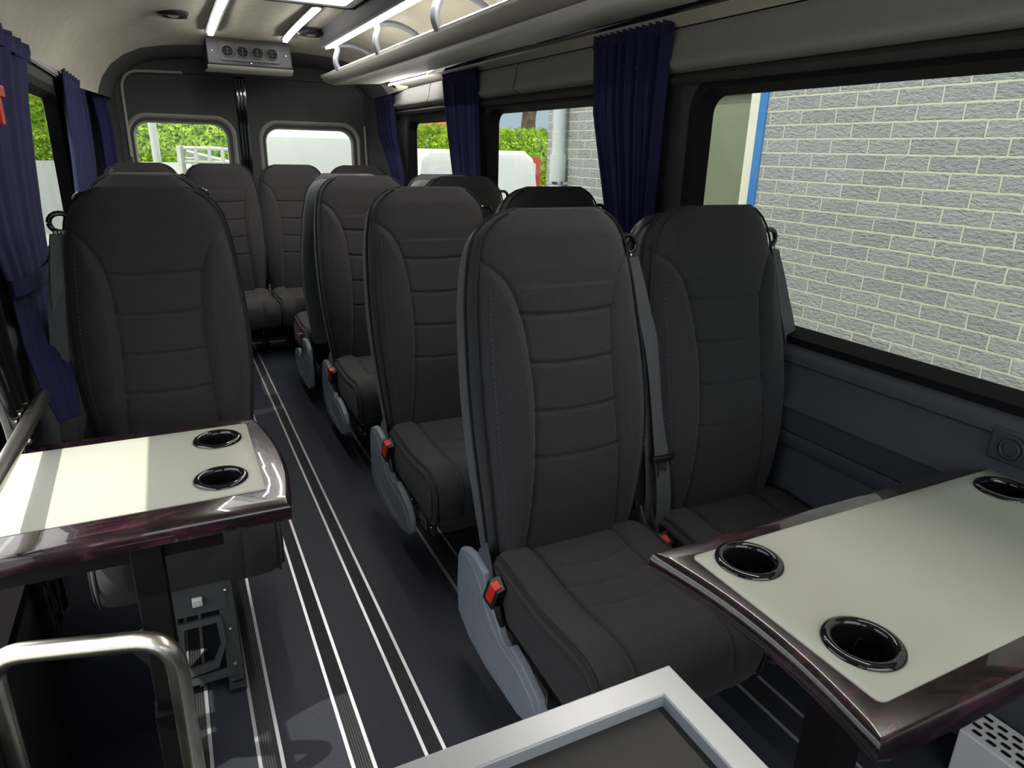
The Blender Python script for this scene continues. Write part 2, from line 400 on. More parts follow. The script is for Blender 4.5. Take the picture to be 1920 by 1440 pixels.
def leg_mb(x, wide=False):
    mb = MB()
    mb.box((x - .003, -.24, .02), (x + .003, -.185, .215))       # front upright
    mb.box((x - .003, -.02, .02), (x + .003, .03, .225))         # rear upright
    mb.prism([(-.24, .03), (-.24, .085), (-.17, .05), (-.02, .05), (.04, .10), (.04, .012), (-.24, .012)], x - .004, x + .004)
    mb.box((x - .018, -.26, 0), (x + .018, -.16, .014)); mb.box((x - .018, -.05, 0), (x + .018, .06, .014))
    mb.box((x - .018, -.25, .185), (x + .018, .04, .20))
    return mb
def bolts_mb(x, dx, ys, zs):
    mb = MB()
    for y in ys:
        for z in zs: mb.sphere((x + dx, y, z), .006, 5)
    return mb
def make_seat(label, loc, rz=0, aisle=None, belt=1, group=None, frame='rail', cover=True, shellmat='shell', handle=False, tongue=False, floorz=0):
    """belt: side (+1/-1) of shoulder belt; aisle: side (+1/-1) of buckle"""
    t = thing('bus_seat', label, 'seat', loc, rz, group)
    part('seat_cushion', 'cush', M['seat'], t, mk_cushion, sharp=60)
    b = part('backrest', 'back', M['seat'], t, mk_back, sharp=60)
    def pip2():
        mb = MB(); a = edge_path(.60, .004, v1=.829, side=1); a2 = edge_path(.60, .004, v1=.829, side=-1)
        mb.tube(a + list(reversed(a2)), .0035, 6); return mb
    
    for s in (-1, 1): part('front_piping', 'pip%d' % s, M['seam'], b, lambda: (lambda mb: (mb.tube(edge_path(.26, -.005, side=s), .0035, 6), mb)[1])(MB()))
    part('rear_piping', 'pip2', M['seam'], b, pip2)
    sh = part('back_cover', 'shell' + shellmat, M[shellmat], t, mk_shell)
    for s in (-1, 1):
        for ins, dz in ((.012, -.002), (.001, -.020)):
            part('cushion_piping', 'cpip%d%g' % (s, ins), M['seam'], t, lambda: (lambda mb: (mb.tube(cush_edge(s, ins, dz), .0035, 6), mb)[1])(MB()))
    def stc(s):
        mb = MB()
        if True:
            for i in range(56):
                v = .03 + .64 * i / 56
                u = .90
                p = back_front(s * u, v); q = back_front(s * u, v + .0055)
                mb.tube([p + Vector((0, -.0012, 0)), q + Vector((0, -.0012, 0))], .0011, 4)
        return mb
    for s in (-1, 1): part('stitching', 'stitch%d' % s, M['shell'], b, lambda: stc(s))
    # recliner bracket low between back and cushion
    def brk(s):
        mb = MB()
        if True:
            mb.prism([(-.05, .215), (.06, .20), (.085, .27), (.06, .36), (.02, .40), (-.02, .33)], s * .226, s * .232)
        return mb
    for s in (-1, 1): part('hinge_bracket', 'brk%d' % s, M['shell'], t, lambda: brk(s), bevel=.002)
    # frame
    if frame == 'rail':
        for s in (-1, 1):
            x = -.135 if s < 0 else .16
            lg = part('leg', 'leg%d' % s, M['steel'], t, lambda: leg_mb(x))
            for by in (-.21, .005):
                for bz in (.06, .17): part('bolt', 'bolt%d%g%g' % (s, by, bz), M['zinc'], lg, lambda: bolts_mb(x, -.005, (by,), (bz,)))
        def cb():
            mb = MB(); mb.box((-.15, -.235, .17), (.16, -.19, .185)); mb.box((-.15, -.01, .10), (.16, .02, .115)); mb.tube([(-.13, -.12, .06), (.15, -.12, .06)], .008); return mb
        part('cross_bar', 'cross', M['steel'], t, cb)
        if cover:
            lb = part('label_plate', 'lab', M['white'], t, lambda: (lambda mb: (mb.box((-.1415, -.155, .018), (-.140, -.085, .058)), mb)[1])(MB()))
            def ink():
                mb = MB()
                for k in range(4): mb.box((-.1425, -.15, .024 + k * .006), (-.1415, -.118 - .004 * (k % 2), .026 + k * .006))
                mb.box((-.1425, -.108, .024), (-.1415, -.092, .036)); return mb
            part('print', 'ink', M['ink'], lb, ink)
    else:
        for s in (-1, 1):
            def lg():
                mb = MB(); x = s * .068
                mb.prism([(-.44, .235), (-.60, .012), (-.588, .012), (-.428, .235)], x - .020, x + .020); mb.prism([(-.44, .235), (-.60, .012), (-.54, .012), (-.40, .235)], x + s * .017 - .003, x + s * .017 + .003)
                mb.box((x - .012, -.60, .010), (x + .012, .0, .022)); mb.box((x - .012, -.42, .185), (x + .012, 0, .20))
                mb.box((x - .018, -.012, .012), (x + .018, 0, .235)); mb.box((x - .02, -.62, 0), (x + .02, -.56, .014)); mb.box((x - .02, -.03, 0), (x + .02, .02, .014))
                return mb
            l2 = part('leg', 'lgs%d' % s, M['steel'], t, lg, bevel=.002)
            for bz in (.05, .12, .20): part('bolt', 'lgb%d%g' % (s, bz), M['zinc'], l2, lambda: bolts_mb(s * .068, 0, (-.610 + bz * .7175,), (bz,)))
        def br():
            Y = lambda z: -.600 + (z - .012) * .7175
            mb = MB()
            for z0, z1 in ((.165, .23), (.03, .046)): mb.loft([[(x, Y(z) + d, z) for d, z in ((-.004, z0), (.002, z0), (.002, z1), (-.004, z1))] for x in (-.068, .068)])
            hexp = [(-.05, .155), (.05, .155), (.055, .10), (.03, .055), (-.04, .05), (-.055, .075)]
            hin = [(-.038, .143), (.038, .143), (.042, .10), (.022, .07), (-.032, .065), (-.042, .082)]
            for k in range(6):
                a, b2, c2, d = hexp[k], hexp[(k + 1) % 6], hin[(k + 1) % 6], hin[k]
                mb.loft([[(p[0], Y(p[1]) - .010, p[1]) for p in (a, b2, c2, d)], [(p[0], Y(p[1]) - .002, p[1]) for p in (a, b2, c2, d)]])
            return mb
        part('front_bracket', 'brs', M['steel'], t, br)
        part('release_tab', 'tab', M['white'], t, lambda: (lambda mb: (mb.box((-.012, -.492, .185), (.012, -.476, .205)), mb)[1])(MB()), bevel=.002)
    # plastic side cover and buckle on the aisle side
    if aisle:
        a = aisle
        if cover:
            def cov():
                mb = MB(); p = [(.165, .285), (.172, .20), (.165, .115), (.09, .078), (-.02, .065), (-.20, .075), (-.29, .10), (-.315, .125), (-.315, .165), (-.29, .20), (-.22, .225), (-.16, .235), (-.135, .215), (-.11, .22), (-.07, .26), (-.03, .275), (-.005, .335), (.06, .345), (.11, .335), (.15, .315)]
                rings = []
                for x, k in ((0, 1), (.012, 1), (.02, .975)):
                    cx, cy = -.06, .19
                    rings.append([(a * (.228 - .0 + x), cx + (y - cx) * k, cy + (z - cy) * k) for y, z in p])
                mb.loft(rings)
                return mb
            cv = part('side_cover', 'cov%d' % a, M['cover'], t, cov, bevel=.003)
            def ridge():
                mb = MB(); X = a * .2475
                for q in ([(.05, .25), (.05, .17), (-.02, .13), (-.20, .10)], [(.09, .24), (.09, .15), (.0, .11), (-.15, .09)], [(.02, .255), (.015, .20), (-.05, .155)]):
                    mb.tube(smooth_path([(X, y, z) for y, z in q], 5), .002, 5)
                mb.tube(smooth_path([(X, y, z) for y, z in [(.14, .29), (.10, .32), (.03, .30), (-.03, .24), (-.10, .20), (-.2, .195), (-.27, .17), (-.29, .13)]], 6), .0032, 6)
                return mb
            part('ridge', 'rid%d' % a, M['cover'], cv, ridge)
        bx = a * .236
        def bk():
            mb = MB(); mt = Matrix.Translation((bx, -.048, .300)) @ Matrix.Rotation(.45, 4, 'X') @ Matrix.Rotation(-a * .2, 4, 'Z')
            mb.box((-.017, -.022, -.035), (.017, .022, .045), mt); return mb
        def bkr():
            mb = MB(); mt = Matrix.Translation((bx, -.048, .300)) @ Matrix.Rotation(.45, 4, 'X') @ Matrix.Rotation(-a * .2, 4, 'Z')
            mb.box((min(-a * .0, a * .021), -.014, -.012), (max(-a * .0, a * .021), .010, .050), mt); return mb
        bb = part('buckle', 'bk%d' % a, M['black'], t, bk, bevel=.004)
        part('release_button', 'bkr%d' % a, M['red'], bb, bkr, bevel=.002)
        def stalk():
            mb = MB(); mb.tube([(bx, -.062, .275), (bx, -.085, .235), (bx - a * .006, -.095, .20)], [.010, .010, .007], 8); return mb
        part('buckle_stalk', 'stk%d' % a, M['black'], bb, stalk)
    # shoulder belt
    if belt:
        g = belt
        def gd():
            mb = MB(); c = Vector((g * .218, .165, Z0 + .735))
            mb.tube([c + Vector((g * .028 * math.cos(q), 0, .026 * math.sin(q))) for q in [2 * PI * k / 16 for k in range(17)]], .008, 8)
            mb.box((c.x - .022, c.y - .012, c.z - .04), (c.x + .022, c.y + .012, c.z - .018)); return mb
        gg = part('belt_guide', 'gd%d' % g, M['gloss'], t, gd, bevel=.003)
        part('pin', 'gp%d' % g, M['zinc'], gg, lambda: (lambda mb: (mb.sphere((g * .224, .150, Z0 + .71), .005, 5), mb)[1])(MB()))
        def bl():
            mb = MB(); top = Vector((g * .228, .150, Z0 + .705))
            ribbon(mb, smooth_path([top, (g * .246, .09, .88), (g * .257, .045, .60), (g * .264, .02, .40), (g * .262, .03, .24)], 5), .036, (1, -.25 * g, 0))
            ribbon(mb, smooth_path([top + Vector((0, .012, 0)), (g * .252, .12, .86), (g * .270, .075, .60), (g * .278, .05, .38), (g * .275, .05, .24)], 5), .036, (1, .5 * g, 0))
            ribbon(mb, smooth_path([top + Vector((0, .008, 0)), (g * .258, .07, .82), (g * .270, .01, .56), (g * .278, -.015, .40), (g * .276, -.005, .26)], 5), .042, (1, -.1, 0))
            return mb
        part('seat_belt', 'bl%d' % g, M['belt'], t, bl)
        if tongue:
            def tg():
                mb = MB(); c = Vector((g * .270, .000, .54))
                mb.box((c.x - .034, c.y - .008, c.z - .008), (c.x + .030, c.y + .008, c.z + .008)); mb.box((c.x + .028, c.y - .008, c.z), (c.x + .040, c.y + .008, c.z + .024)); return mb
            tt = part('belt_tongue', 'tg%d' % g, M['black'], t, tg, bevel=.004)
            def bl2():
                mb = MB(); c = Vector((g * .270, -.002, .51)); mb.box((c.x - .016, c.y - .002, c.z - .005), (c.x + .014, c.y + .002, c.z + .02))
                mb.box((c.x - .016, c.y - .002, c.z - .035), (c.x - .009, c.y + .002, c.z)); mb.box((c.x + .007, c.y - .002, c.z - .035), (c.x + .014, c.y + .002, c.z)); mb.box((c.x - .016, c.y - .002, c.z - .042), (c.x + .014, c.y + .002, c.z - .033)); return mb
            part('tongue_blade', 'tgb%d' % g, M['zinc'], tt, bl2)
    if handle:
        def hd():
            mb = MB(); mb.tube(smooth_path([(-.225, .17, Z0 + .62), (-.262, .175, Z0 + .70), (-.225, .185, Z0 + .775), (-.16, .19, Z0 + .80), (-.13, .18, Z0 + .78)], 6), .011, 10); return mb
        part('grab_handle', 'hd', M['black'], t, hd)
    return t

XA, XW = .825, 1.318
Y1, Y2, Y3 = 1.285, 2.17, 3.06
G = 'charcoal fabric seats of the minibus'
make_seat('charcoal aisle seat in the front right pair, grey side cover and red buckle fully visible', (XA, Y1, 0), aisle=-1, belt=1, group=G, tongue=True)
make_seat('charcoal window seat beside the brick wall window, black grab handle on its shoulder', (XW, Y1, 0), aisle=-1, belt=1, group=G, cover=False, handle=True, tongue=True)
make_seat('charcoal aisle seat directly behind the front right aisle seat, its red buckle showing', (XA, Y2, 0), aisle=-1, belt=1, group=G)
make_seat('charcoal window seat behind the front window seat, mostly hidden with its top showing', (XW, Y2, 0), aisle=-1, belt=1, group=G, cover=False)
make_seat('charcoal aisle seat third from the front on the right, back to back with another', (XA, Y3, 0), aisle=-1, belt=1, group=G)
make_seat('charcoal window seat third from the front on the right, top below the middle curtain', (XW, Y3, 0), aisle=-1, belt=1, group=G, cover=False)
make_seat('rear-facing aisle seat on the right showing its plain grey-blue back shell', (XA - .02, 3.60, 0), rz=PI, aisle=1, belt=-1, group=G)
make_seat('rear-facing window seat on the right with sunlit tan top below the curtain', (XW - .02, 3.60, 0), rz=PI, aisle=1, belt=-1, group=G, cover=False)
XL = -.055
make_seat('charcoal single seat on the left directly behind the cream table', (XL, 2.13, 0), belt=-1, group=G, frame='single')
make_seat('charcoal single seat hidden behind the front left seat, only its grey top edge showing', (XL - .02, 3.02, 0), belt=-1, group=G, frame='single')
make_seat('rear-facing single seat on the left, a strip of its top visible before the bench', (XL - .02, 3.58, 0), rz=PI, group=G, frame='single', belt=-1)
bench = [(-.12, 'leftmost charcoal seat of the rear bench, in the corner by the curtain'), (.335, 'rear bench seat below the left rear door window, second from the left wall'), (.79, 'rear bench seat below the white van view, third from the left wall'), (1.25, 'rightmost charcoal seat of the rear bench, mostly hidden by the seats before it')]
for i, (x, lb) in enumerate(bench):
    make_seat(lb, (x, 4.84, 0), aisle=(1 if i == 1 else -1 if i == 2 else None), belt=(0, -1, 1, 0)[i], group=G, cover=False, frame='rail')

# ------------------------------------------------------------------ tables
def table(label, outline, inlay, z, cups, legs, th=.04):
    t = thing('fold_table', label, 'table', (0, 0, 0))
    def ring(o, k, zz):
        cx = sum(p[0] for p in o) / len(o); cy = sum(p[1] for p in o) / len(o); out = []
        n = len(o)
        for i in range(n):
            a = Vector(o[i - 1]); b = Vector(o[i]); c = Vector(o[(i + 1) % n])
            d = ((b - a).normalized() + (c - b).normalized()); nn = Vector((d.y, -d.x)); 
            if nn.length < 1e-6: nn = Vector((1, 0))
            nn.normalize()
            if nn.dot(b - Vector((cx, cy))) < 0: nn = -nn
            q = b + nn * k; out.append((q.x, q.y, zz))
        return out
    mb = MB()
    mb.loft([ring(outline, -.012, z - th), ring(outline, -.002, z - th + .004), ring(outline, .0, z - th * .6), ring(outline, -.001, z - .012), ring(outline, -.005, z - .004), ring(outline, -.013, z)])
    o = mb.build('table_rim', M['burl'], t, sharp=50)
    mb = MB(); mb.loft([ring(inlay, 0, z - .004), ring(inlay, 0, z + .0015), ring(inlay, -.002, z + .003)])
    inl = mb.build('table_inlay', M['cream'], t, sharp=30); tagp = inl; inl['label'] = 'cream inlay'
    for (x, y) in cups:
        mb = MB(); R = .043
        mb.lathe([(R + .012, .003), (R + .011, .007), (R + .005, .010), (R, .009), (R - .003, .006), (R - .004, -.001), (R - .006, -.02), (R - .008, -.045), (R - .013, -.047), (.0005, -.047)], (x, y, z + .0005), 48)
        mb.build('cup_holder', M['gloss'], t, sharp=60)
        # cut the hole through rim and inlay
    for p in (o, inl):
        for (x, y) in cups:
            c = MB(); c.lathe([(.0005, -.1), (.0405, -.1), (.0405, .05), (.0005, .05)], (x, y, z), 40)
            cu = c.build('cutter', M['gloss'], None, smooth=False)
            md = p.modifiers.new('c', 'BOOLEAN'); md.operation = 'DIFFERENCE'; md.object = cu; md.solver = 'EXACT'
            bpy.context.view_layer.update()
            dg = bpy.context.evaluated_depsgraph_get(); me = bpy.data.meshes.new_from_object(p.evaluated_get(dg))
            p.modifiers.clear(); p.data = me
            bpy.data.objects.remove(cu)
        for q in p.data.polygons: q.use_smooth = True
        p.data.set_sharp_from_angle(angle=math.radians(40))
    for a, b in legs:
        mb = MB(); mb.box(a, b); mb.build('table_leg', M['frame'], t, bevel=.003)
    mb = MB()
    return t
def bulge(a, b, d, n=14):
    a = Vector(a); b = Vector(b); t = b - a; nn = Vector((t.y, -t.x)).normalized(); return [tuple(a + t * (i / n) + nn * d * 4 * (i / n) * (1 - i / n)) for i in range(n + 1)]
tl = table('cream topped table with burl rim on the left, half in sunlight',
      [(-.40, 1.275)] + bulge((.150, 1.275), (.135, 1.80), .030) + [(-.40, 1.80)],
      rrect(-.385, 1.355, .113, 1.745, .006, 3), .62, [(.04, 1.66), (.032, 1.44)],
      [((-.145, 1.30, 0), (-.09, 1.355, .585))])
mb = MB(); mb.box((-.42, 1.31, .54), (.02, 1.35, .582)); mb.build('support_arm', M['frame'], tl)
mb = MB(); mb.box((-.15, 1.285, .0), (-.085, 1.37, .19)); sl = mb.build('leg_sleeve', M['frame'], tl, bevel=.003)
mb = MB()
for z in (.10, .15): mb.sphere((-.084, 1.33, z), .009, 6)
for z in (.50, .53): mb.sphere((-.36, 1.80, z + .13), .0095, 6)
mb.build('bolt', M['zinc'], sl)
tr = table('large cream table with burl rim beside the brick wall window on the right',
      bulge((.655, .775), (.655, .345), -.028) + [(1.20, .325), (1.548, .36), (1.548, .70), (1.50, .765), (1.40, .78)],
      rrect(.708, .39, 1.535, .755, .012, 3) if False else rrect(.708, .385, 1.535, .735, .012, 3), .67, [(.785, .683), (.782, .468), (1.455, .66), (1.455, .46)],
      [((.86, .52, 0), (.93, .585, .63)), ((.80, .53, .0), (1.0, .575, .02))])
tb = table('small dark rimmed table seen edge-on between the rear-facing seats and the rear bench',
      bulge((.72, 4.12), (.72, 4.40), -.02) + [(1.52, 4.42), (1.52, 4.10)],
      rrect(.76, 4.15, 1.50, 4.37, .01, 3), .62, [(.80, 4.26)], [((1.1, 4.22, 0), (1.15, 4.28, .58))])

# ------------------------------------------------------------------ cabinet near the camera
cab = thing('low_cabinet', 'low cabinet with aluminium framed black top in the bottom foreground', 'cabinet', (.2, .1, 0))
cab.location = (0, 0, 0)
ZC = .75
mb = MB(); mb.box((-.10, -.20, .0), (.443, .473, ZC - .03)); mb.build('cabinet_body', M['dark'], cab, bevel=.003)
mb = MB()
o_ = [(-.105, -.205), (.45, -.205), (.45, .48), (-.105, .48)]; i_ = [(-.068, -.168), (.416, -.168), (.416, .446), (-.068, .446)]
mb.loft([[(x, y, ZC - .03) for x, y in o_], [(x, y, ZC) for x, y in o_], [(x, y, ZC) for x, y in i_], [(x, y, ZC - .03) for x, y in i_]], closed=True)
mb.build('top_frame', M['aluw'], cab, bevel=.002)
mb = MB(); mb.box((-.07, -.17, ZC - .03), (.418, .448, ZC - .016)); lid = mb.build('inset_top', M['dark'], cab)
mb = MB(); mb.lathe([(.158, -.001), (.160, .005), (.164, .007), (.168, .005), (.170, -.001)], (.27, .20, ZC - .016), 80); mb.build('round_rim', M['shell'], lid)

# ------------------------------------------------------------------ handrails
def rail(name, label, pts, r, m='chrome', n=18):
    mb = MB(); mb.tube(pts, r, n); return tag(mb.build(name, M[m]), label, 'handrail')
def roundcorner(pts, r, n=8):
    P = [Vector(p) for p in pts]; out = [P[0]]
    for i in range(1, len(P) - 1):
        a = (P[i - 1] - P[i]).normalized(); b = (P[i + 1] - P[i]).normalized(); s = P[i] + a * r; e = P[i] + b * r
        for k in range(n + 1):
            t = k / n; out.append(s * (1 - t) ** 2 + P[i] * 2 * t * (1 - t) + e * t * t)
    out.append(P[-1]); return out
rail('step_handrail', 'stainless inverted-U handrail standing beside the entry step, lower left',
     roundcorner([(-.085, 1.155, 0), (-.085, 1.155, .462), (-.385, 1.285, .430), (-.385, 1.285, -.25)], .07), .0185)
rail('wall_handrail', 'straight stainless grab bar running above the left end of the left table',
     [(-.345, 2.01, .675), (-.345, 1.46, .702), (-.345, .75, .737)], .0165)
mb = MB(); mb.box((-.42, 1.93, .66), (-.345, 1.955, .68)); q = mb.build('end_bracket', M['black'], bpy.data.objects['wall_handrail'])

# ------------------------------------------------------------------ shell: floor, tracks
mb = MB(); mb.box((-.13, -.6, -.03), (1.60, 5.0, 0)); mb.box((-.42, 1.78, -.03), (-.13, 5.0, 0)); mb.box((-.42, 5.0, -.03), (1.60, 5.6, 0))
struct(mb.build('floor', M['floor'], smooth=False))
mb = MB(); mb.box((-.60, -.6, -.30), (-.13, 1.78, -.27)); mb.box((-.133, -.6, -.27), (-.130, 1.78, 0)); mb.box((-.42, 1.775, -.27), (-.13, 1.78, 0))
struct(mb.build('floor_step', M['floor'], smooth=False))
def track(x0, x1, y0, y1, n):
    mb = MB()
    for x in (x0, x1): mb.box((x - .004, y0, -.005), (x + .004, y1, .003))
    o = struct(mb.build('trim_%d' % n, M['alu'], smooth=False))
    mb = MB(); mb.box((x0 + .004, y0, -.005), (x1 - .004, y1, .0015)); struct(mb.build('trim_%d' % (n + 1), M['rib'], smooth=False))
track(.375, .418, -.2, 4.85, 1); track(.218, .262, -.2, 3.9, 3); track(.034, .080, .2, 3.9, 5); track(-.10, -.062, .2, 3.9, 7)
track(.665, .735, -.2, 4.78, 9); track(.965, 1.03, -.2, 4.78, 11); track(1.18, 1.25, -.2, 4.6, 13)
mb = MB(); mb.box((.375, 4.82, 0), (.68, 4.832, .004)); struct(mb.build('trim_15', M['alu']))
mb = MB(); mb.box((-.137, .0, -.02), (-.118, 1.78, .006)); struct(mb.build('trim_16', M['rubber'] if False else M['dgrey']))

# ------------------------------------------------------------------ side walls
def wall_section(mb, x, y0, y1, z0, z1, hole=None, r=.07):
    if not hole:
        mb.add([(x, y0, z0), (x, y1, z0), (x, y1, z1), (x, y0, z1)], [(0, 1, 2, 3)]); return
    a = rrect(hole[0], hole[2], hole[1], hole[3], r); b = rrect(y0, z0, y1, z1, .0001)
    n = len(a); mb.add([(x, *p) for p in a] + [(x, *p) for p in b], [(i, (i + 1) % n, n + (i + 1) % n, n + i) for i in range(n)])
def reveal(mb, x0, x1, hole, r=.07, inset=.02):
    a = rrect(hole[0], hole[2], hole[1], hole[3], r); b = rrect(hole[0] + inset, hole[2] + inset, hole[1] - inset, hole[3] - inset, r * .8)
    c = rrect(hole[0] - .035, hole[2] - .035, hole[1] + .035, hole[3] + .035, r + .03)
    s = -.008 if x1 > x0 else .008
    mb.loft([[(x0, *p) for p in c], [(x0 + s, *p) for p in c], [(x0 + s, *p) for p in a], [(x1, *p) for p in b]], cap=False)
RW = 1.57
holes = [(-.85, 1.845, .815, 1.50), (2.30, 3.47, .815, 1.50), (3.86, 4.81, .815, 1.48)]
secs = [(-.9, 2.05), (2.05, 3.665), (3.665, 5.05)]
mb = MB()
for (a, b), h in zip(secs, holes): wall_section(mb, RW, a, b, .72, 1.62, h)
wall_section(mb, RW, 5.05, 5.3, .72, 1.62)
struct(mb.build('wall_right', M['dgrey'], smooth=False))
for i, h in enumerate(holes):
    mb = MB(); reveal(mb, RW, RW + .045, h); w = struct(mb.build('window_%d' % (i + 1), M['frame'], sharp=60))
    g = MB(); a = rrect(h[0], h[2], h[1], h[3], .07); g.loft([[(RW + .046, *p) for p in a], [(RW + .050, *p) for p in a]]); g.build('pane', M['glass'], w, smooth=False)
# upper lining, ridge, sill and lower lining of the right wall, all extruded along y
def extrude_y(prof, y0, y1, name, m, n=1, sharp=30):
    mb = MB(); mb.grid([[(x, lerp(y0, y1, k / n), z) for k in range(n + 1)] for x, z in prof]); return mb.build(name, m, sharp=sharp)
def upper(y0, y1, n):
    p = [(1.565, 1.70), (1.548, 1.685), (1.540, 1.66), (1.530, 1.60), (1.522, 1.585), (1.525, 1.572), (1.545, 1.562), (1.565, 1.555)]
    struct(extrude_y(p, y0, y1, 'trim_%d' % n, M['head2'], 1, 60))
upper(-.9, 2.06, 20); upper(2.10, 3.10, 21); upper(3.11, 3.66, 22); upper(3.70, 4.30, 23); upper(4.31, 5.05, 24)
struct(extrude_y([(1.57, 1.552), (1.545, 1.548), (1.535, 1.535), (1.545, 1.520), (1.57, 1.515)], -.9, 5.05, 'trim_25', M['dgrey'], 1, 60))
struct(extrude_y([(1.57, .80), (1.545, .782), (1.532, .77), (1.53, .755), (1.545, .745), (1.535, .70), (1.528, .66), (1.512, .645), (1.505, .635), (1.515, .622)], -.9, 5.4, 'trim_26', M['belly'], 1, 40))
struct(extrude_y([(1.515, .623), (1.52, .56), (1.535, .552)], -.9, 5.4, 'trim_27', M['dgrey'], 1, 40))
struct(extrude_y([(1.522, .556), (1.520, .54), (1.532, .505), (1.540, .50), (1.540, .49), (1.545, .0)], -.9, 5.4, 'trim_28', M['belly'], 1, 40))
# left wall
LW = -.42
lh = [(.35, 1.86, .30, 1.235), (2.40, 4.10, .86, 1.50), (4.50, 5.0, .86, 1.48)]
ls = [(-.3, 1.90), (1.90, 4.30), (4.30, 5.05)]
mb = MB()
for (a, b), h in zip(ls, lh): wall_section(mb, LW, a, b, (.10 if a < 0 else .72), 1.62, h)
mb.add([(LW, -.3, -.3), (LW, 1.9, -.3), (LW, 1.9, .10), (LW, -.3, .10)], [(0, 1, 2, 3)])
wall_section(mb, LW, 5.05, 5.3, .72, 1.62); wall_section(mb, LW, 1.8, 5.4, 0, .72)
struct(mb.build('wall_left', M['dgrey'], smooth=False))
for i, h in enumerate(lh):
    mb = MB(); reveal(mb, LW, LW - .045, h); w = struct(mb.build('window_%d' % (i + 4), M['frame'], sharp=60))
    g = MB(); a = rrect(h[0], h[2], h[1], h[3], .07); g.loft([[(LW - .046, *p) for p in a], [(LW - .050, *p) for p in a]]); g.build('pane', M['doorglass' if i == 0 else 'glass'], w, smooth=False)
struct(extrude_y([(LW, .845), (LW + .025, .83), (LW + .03, .80), (LW + .02, .77), (LW + .03, .68), (LW + .035, .4), (LW + .02, 0)], 1.84, 5.3, 'trim_30', M['belly'], 1, 40))

# headliner: left wall top, vault and right side, as one swept skin with a hatch opening
HX0, HX1, HY0, HY1 = .30, .93, 3.02, 3.66
def ceil_prof(y):
    t = max(0, min(1, (y - 4.55) / .8)); t = t * t * (3 - 2 * t); dz = -.11 * t; ix = .17 * t
    L_ = [(-.405, 1.585), (-.39, 1.63), (-.36, 1.70), (-.30, 1.78), (-.21, 1.85), (-.10, 1.90), (.05, 1.93), (.18, 1.945)]
    pl = [(x + ix * (1 - (x + .42) / .8), z + dz * (.25 + .75 * (z - 1.58) / .37)) for x, z in L_]
    mid = [(HX0, 1.95 + dz), (.5, 1.952 + dz), (.75, 1.952 + dz), (HX1, 1.95 + dz)]
    R_ = [(1.05, 1.945), (1.18, 1.93), (1.30, 1.90), (1.40, 1.855), (1.47, 1.80), (1.53, 1.74), (1.565, 1.69)]
    pr = [(x - ix * .6 * ((x - .93) / .64), z + dz * (.25 + .75 * max(0, (z - 1.58)) / .37)) for x, z in R_]
    return pl + mid + pr
ys = [-.9, -.3, .6, 1.5, 2.4, HY0, HY1, 4.1, 4.4, 4.6, 4.75, 4.9, 5.05]
mb = MB(); P = [[(x, y, z) for x, z in ceil_prof(y)] for y in ys]; n = len(P[0]); vs = [v for r in P for v in r]; fs = []
for i in range(len(ys) - 1):
    for k in range(n - 1):
        if ys[i] == HY0 and 8 <= k <= 10: continue
        fs.append((i * n + k, i * n + k + 1, (i + 1) * n + k + 1, (i + 1) * n + k))
mb.add(vs, fs); struct(mb.build('ceiling', M['head'], sharp=60))
ys2 = [5.05, 5.15, 5.25, 5.35, 5.5]
mb = MB(); mb.grid([[(x, y, z) for x, z in ceil_prof(y)] for y in ys2]); struct(mb.build('trim_40', M['doorp'], sharp=60))
# outer roof skin so that no light leaks past the lining
mb = MB(); mb.grid([[(x, y, z) for y in (-.9, HY0)] for x, z in ((-.47, 1.5), (-.45, 1.75), (-.25, 1.98), (.30, 2.02), (.93, 2.02), (1.40, 1.98), (1.62, 1.75), (1.64, 1.5))])
mb.grid([[(x, y, z) for y in (HY1, 5.6)] for x, z in ((-.47, 1.5), (-.45, 1.75), (-.25, 1.98), (.30, 2.02), (.93, 2.02), (1.40, 1.98), (1.62, 1.75), (1.64, 1.5))])
mb.grid([[(x, y, z) for y in (HY0, HY1)] for x, z in ((-.47, 1.5), (-.45, 1.75), (-.25, 1.98), (.30, 2.02))]); mb.grid([[(x, y, z) for y in (HY0, HY1)] for x, z in ((.93, 2.02), (1.40, 1.98), (1.62, 1.75), (1.64, 1.5))])
struct(mb.build('ceiling_outer', M['vanw'], sharp=60))
# front bulkhead behind the viewer: windscreen opening between pillars, roof header and dash
mb = MB(); mb.box((-.45, -.92, -.3), (1.6, -.9, .70)); mb.box((-.45, -.92, 1.62), (1.6, -.9, 2.02))
mb.box((-.45, -.92, .70), (-.30, -.9, 1.62)); mb.box((1.45, -.92, .70), (1.6, -.9, 1.62)); struct(mb.build('wall_front', M['dgrey'], smooth=False))
mb = MB(); mb.box((-.47, -.9, -.3), (-.42, -.3, .65)); mb.box((-.47, -.9, 1.25), (-.42, -.3, 1.6)); struct(mb.build('wall_front_left', M['dgrey'], smooth=False))

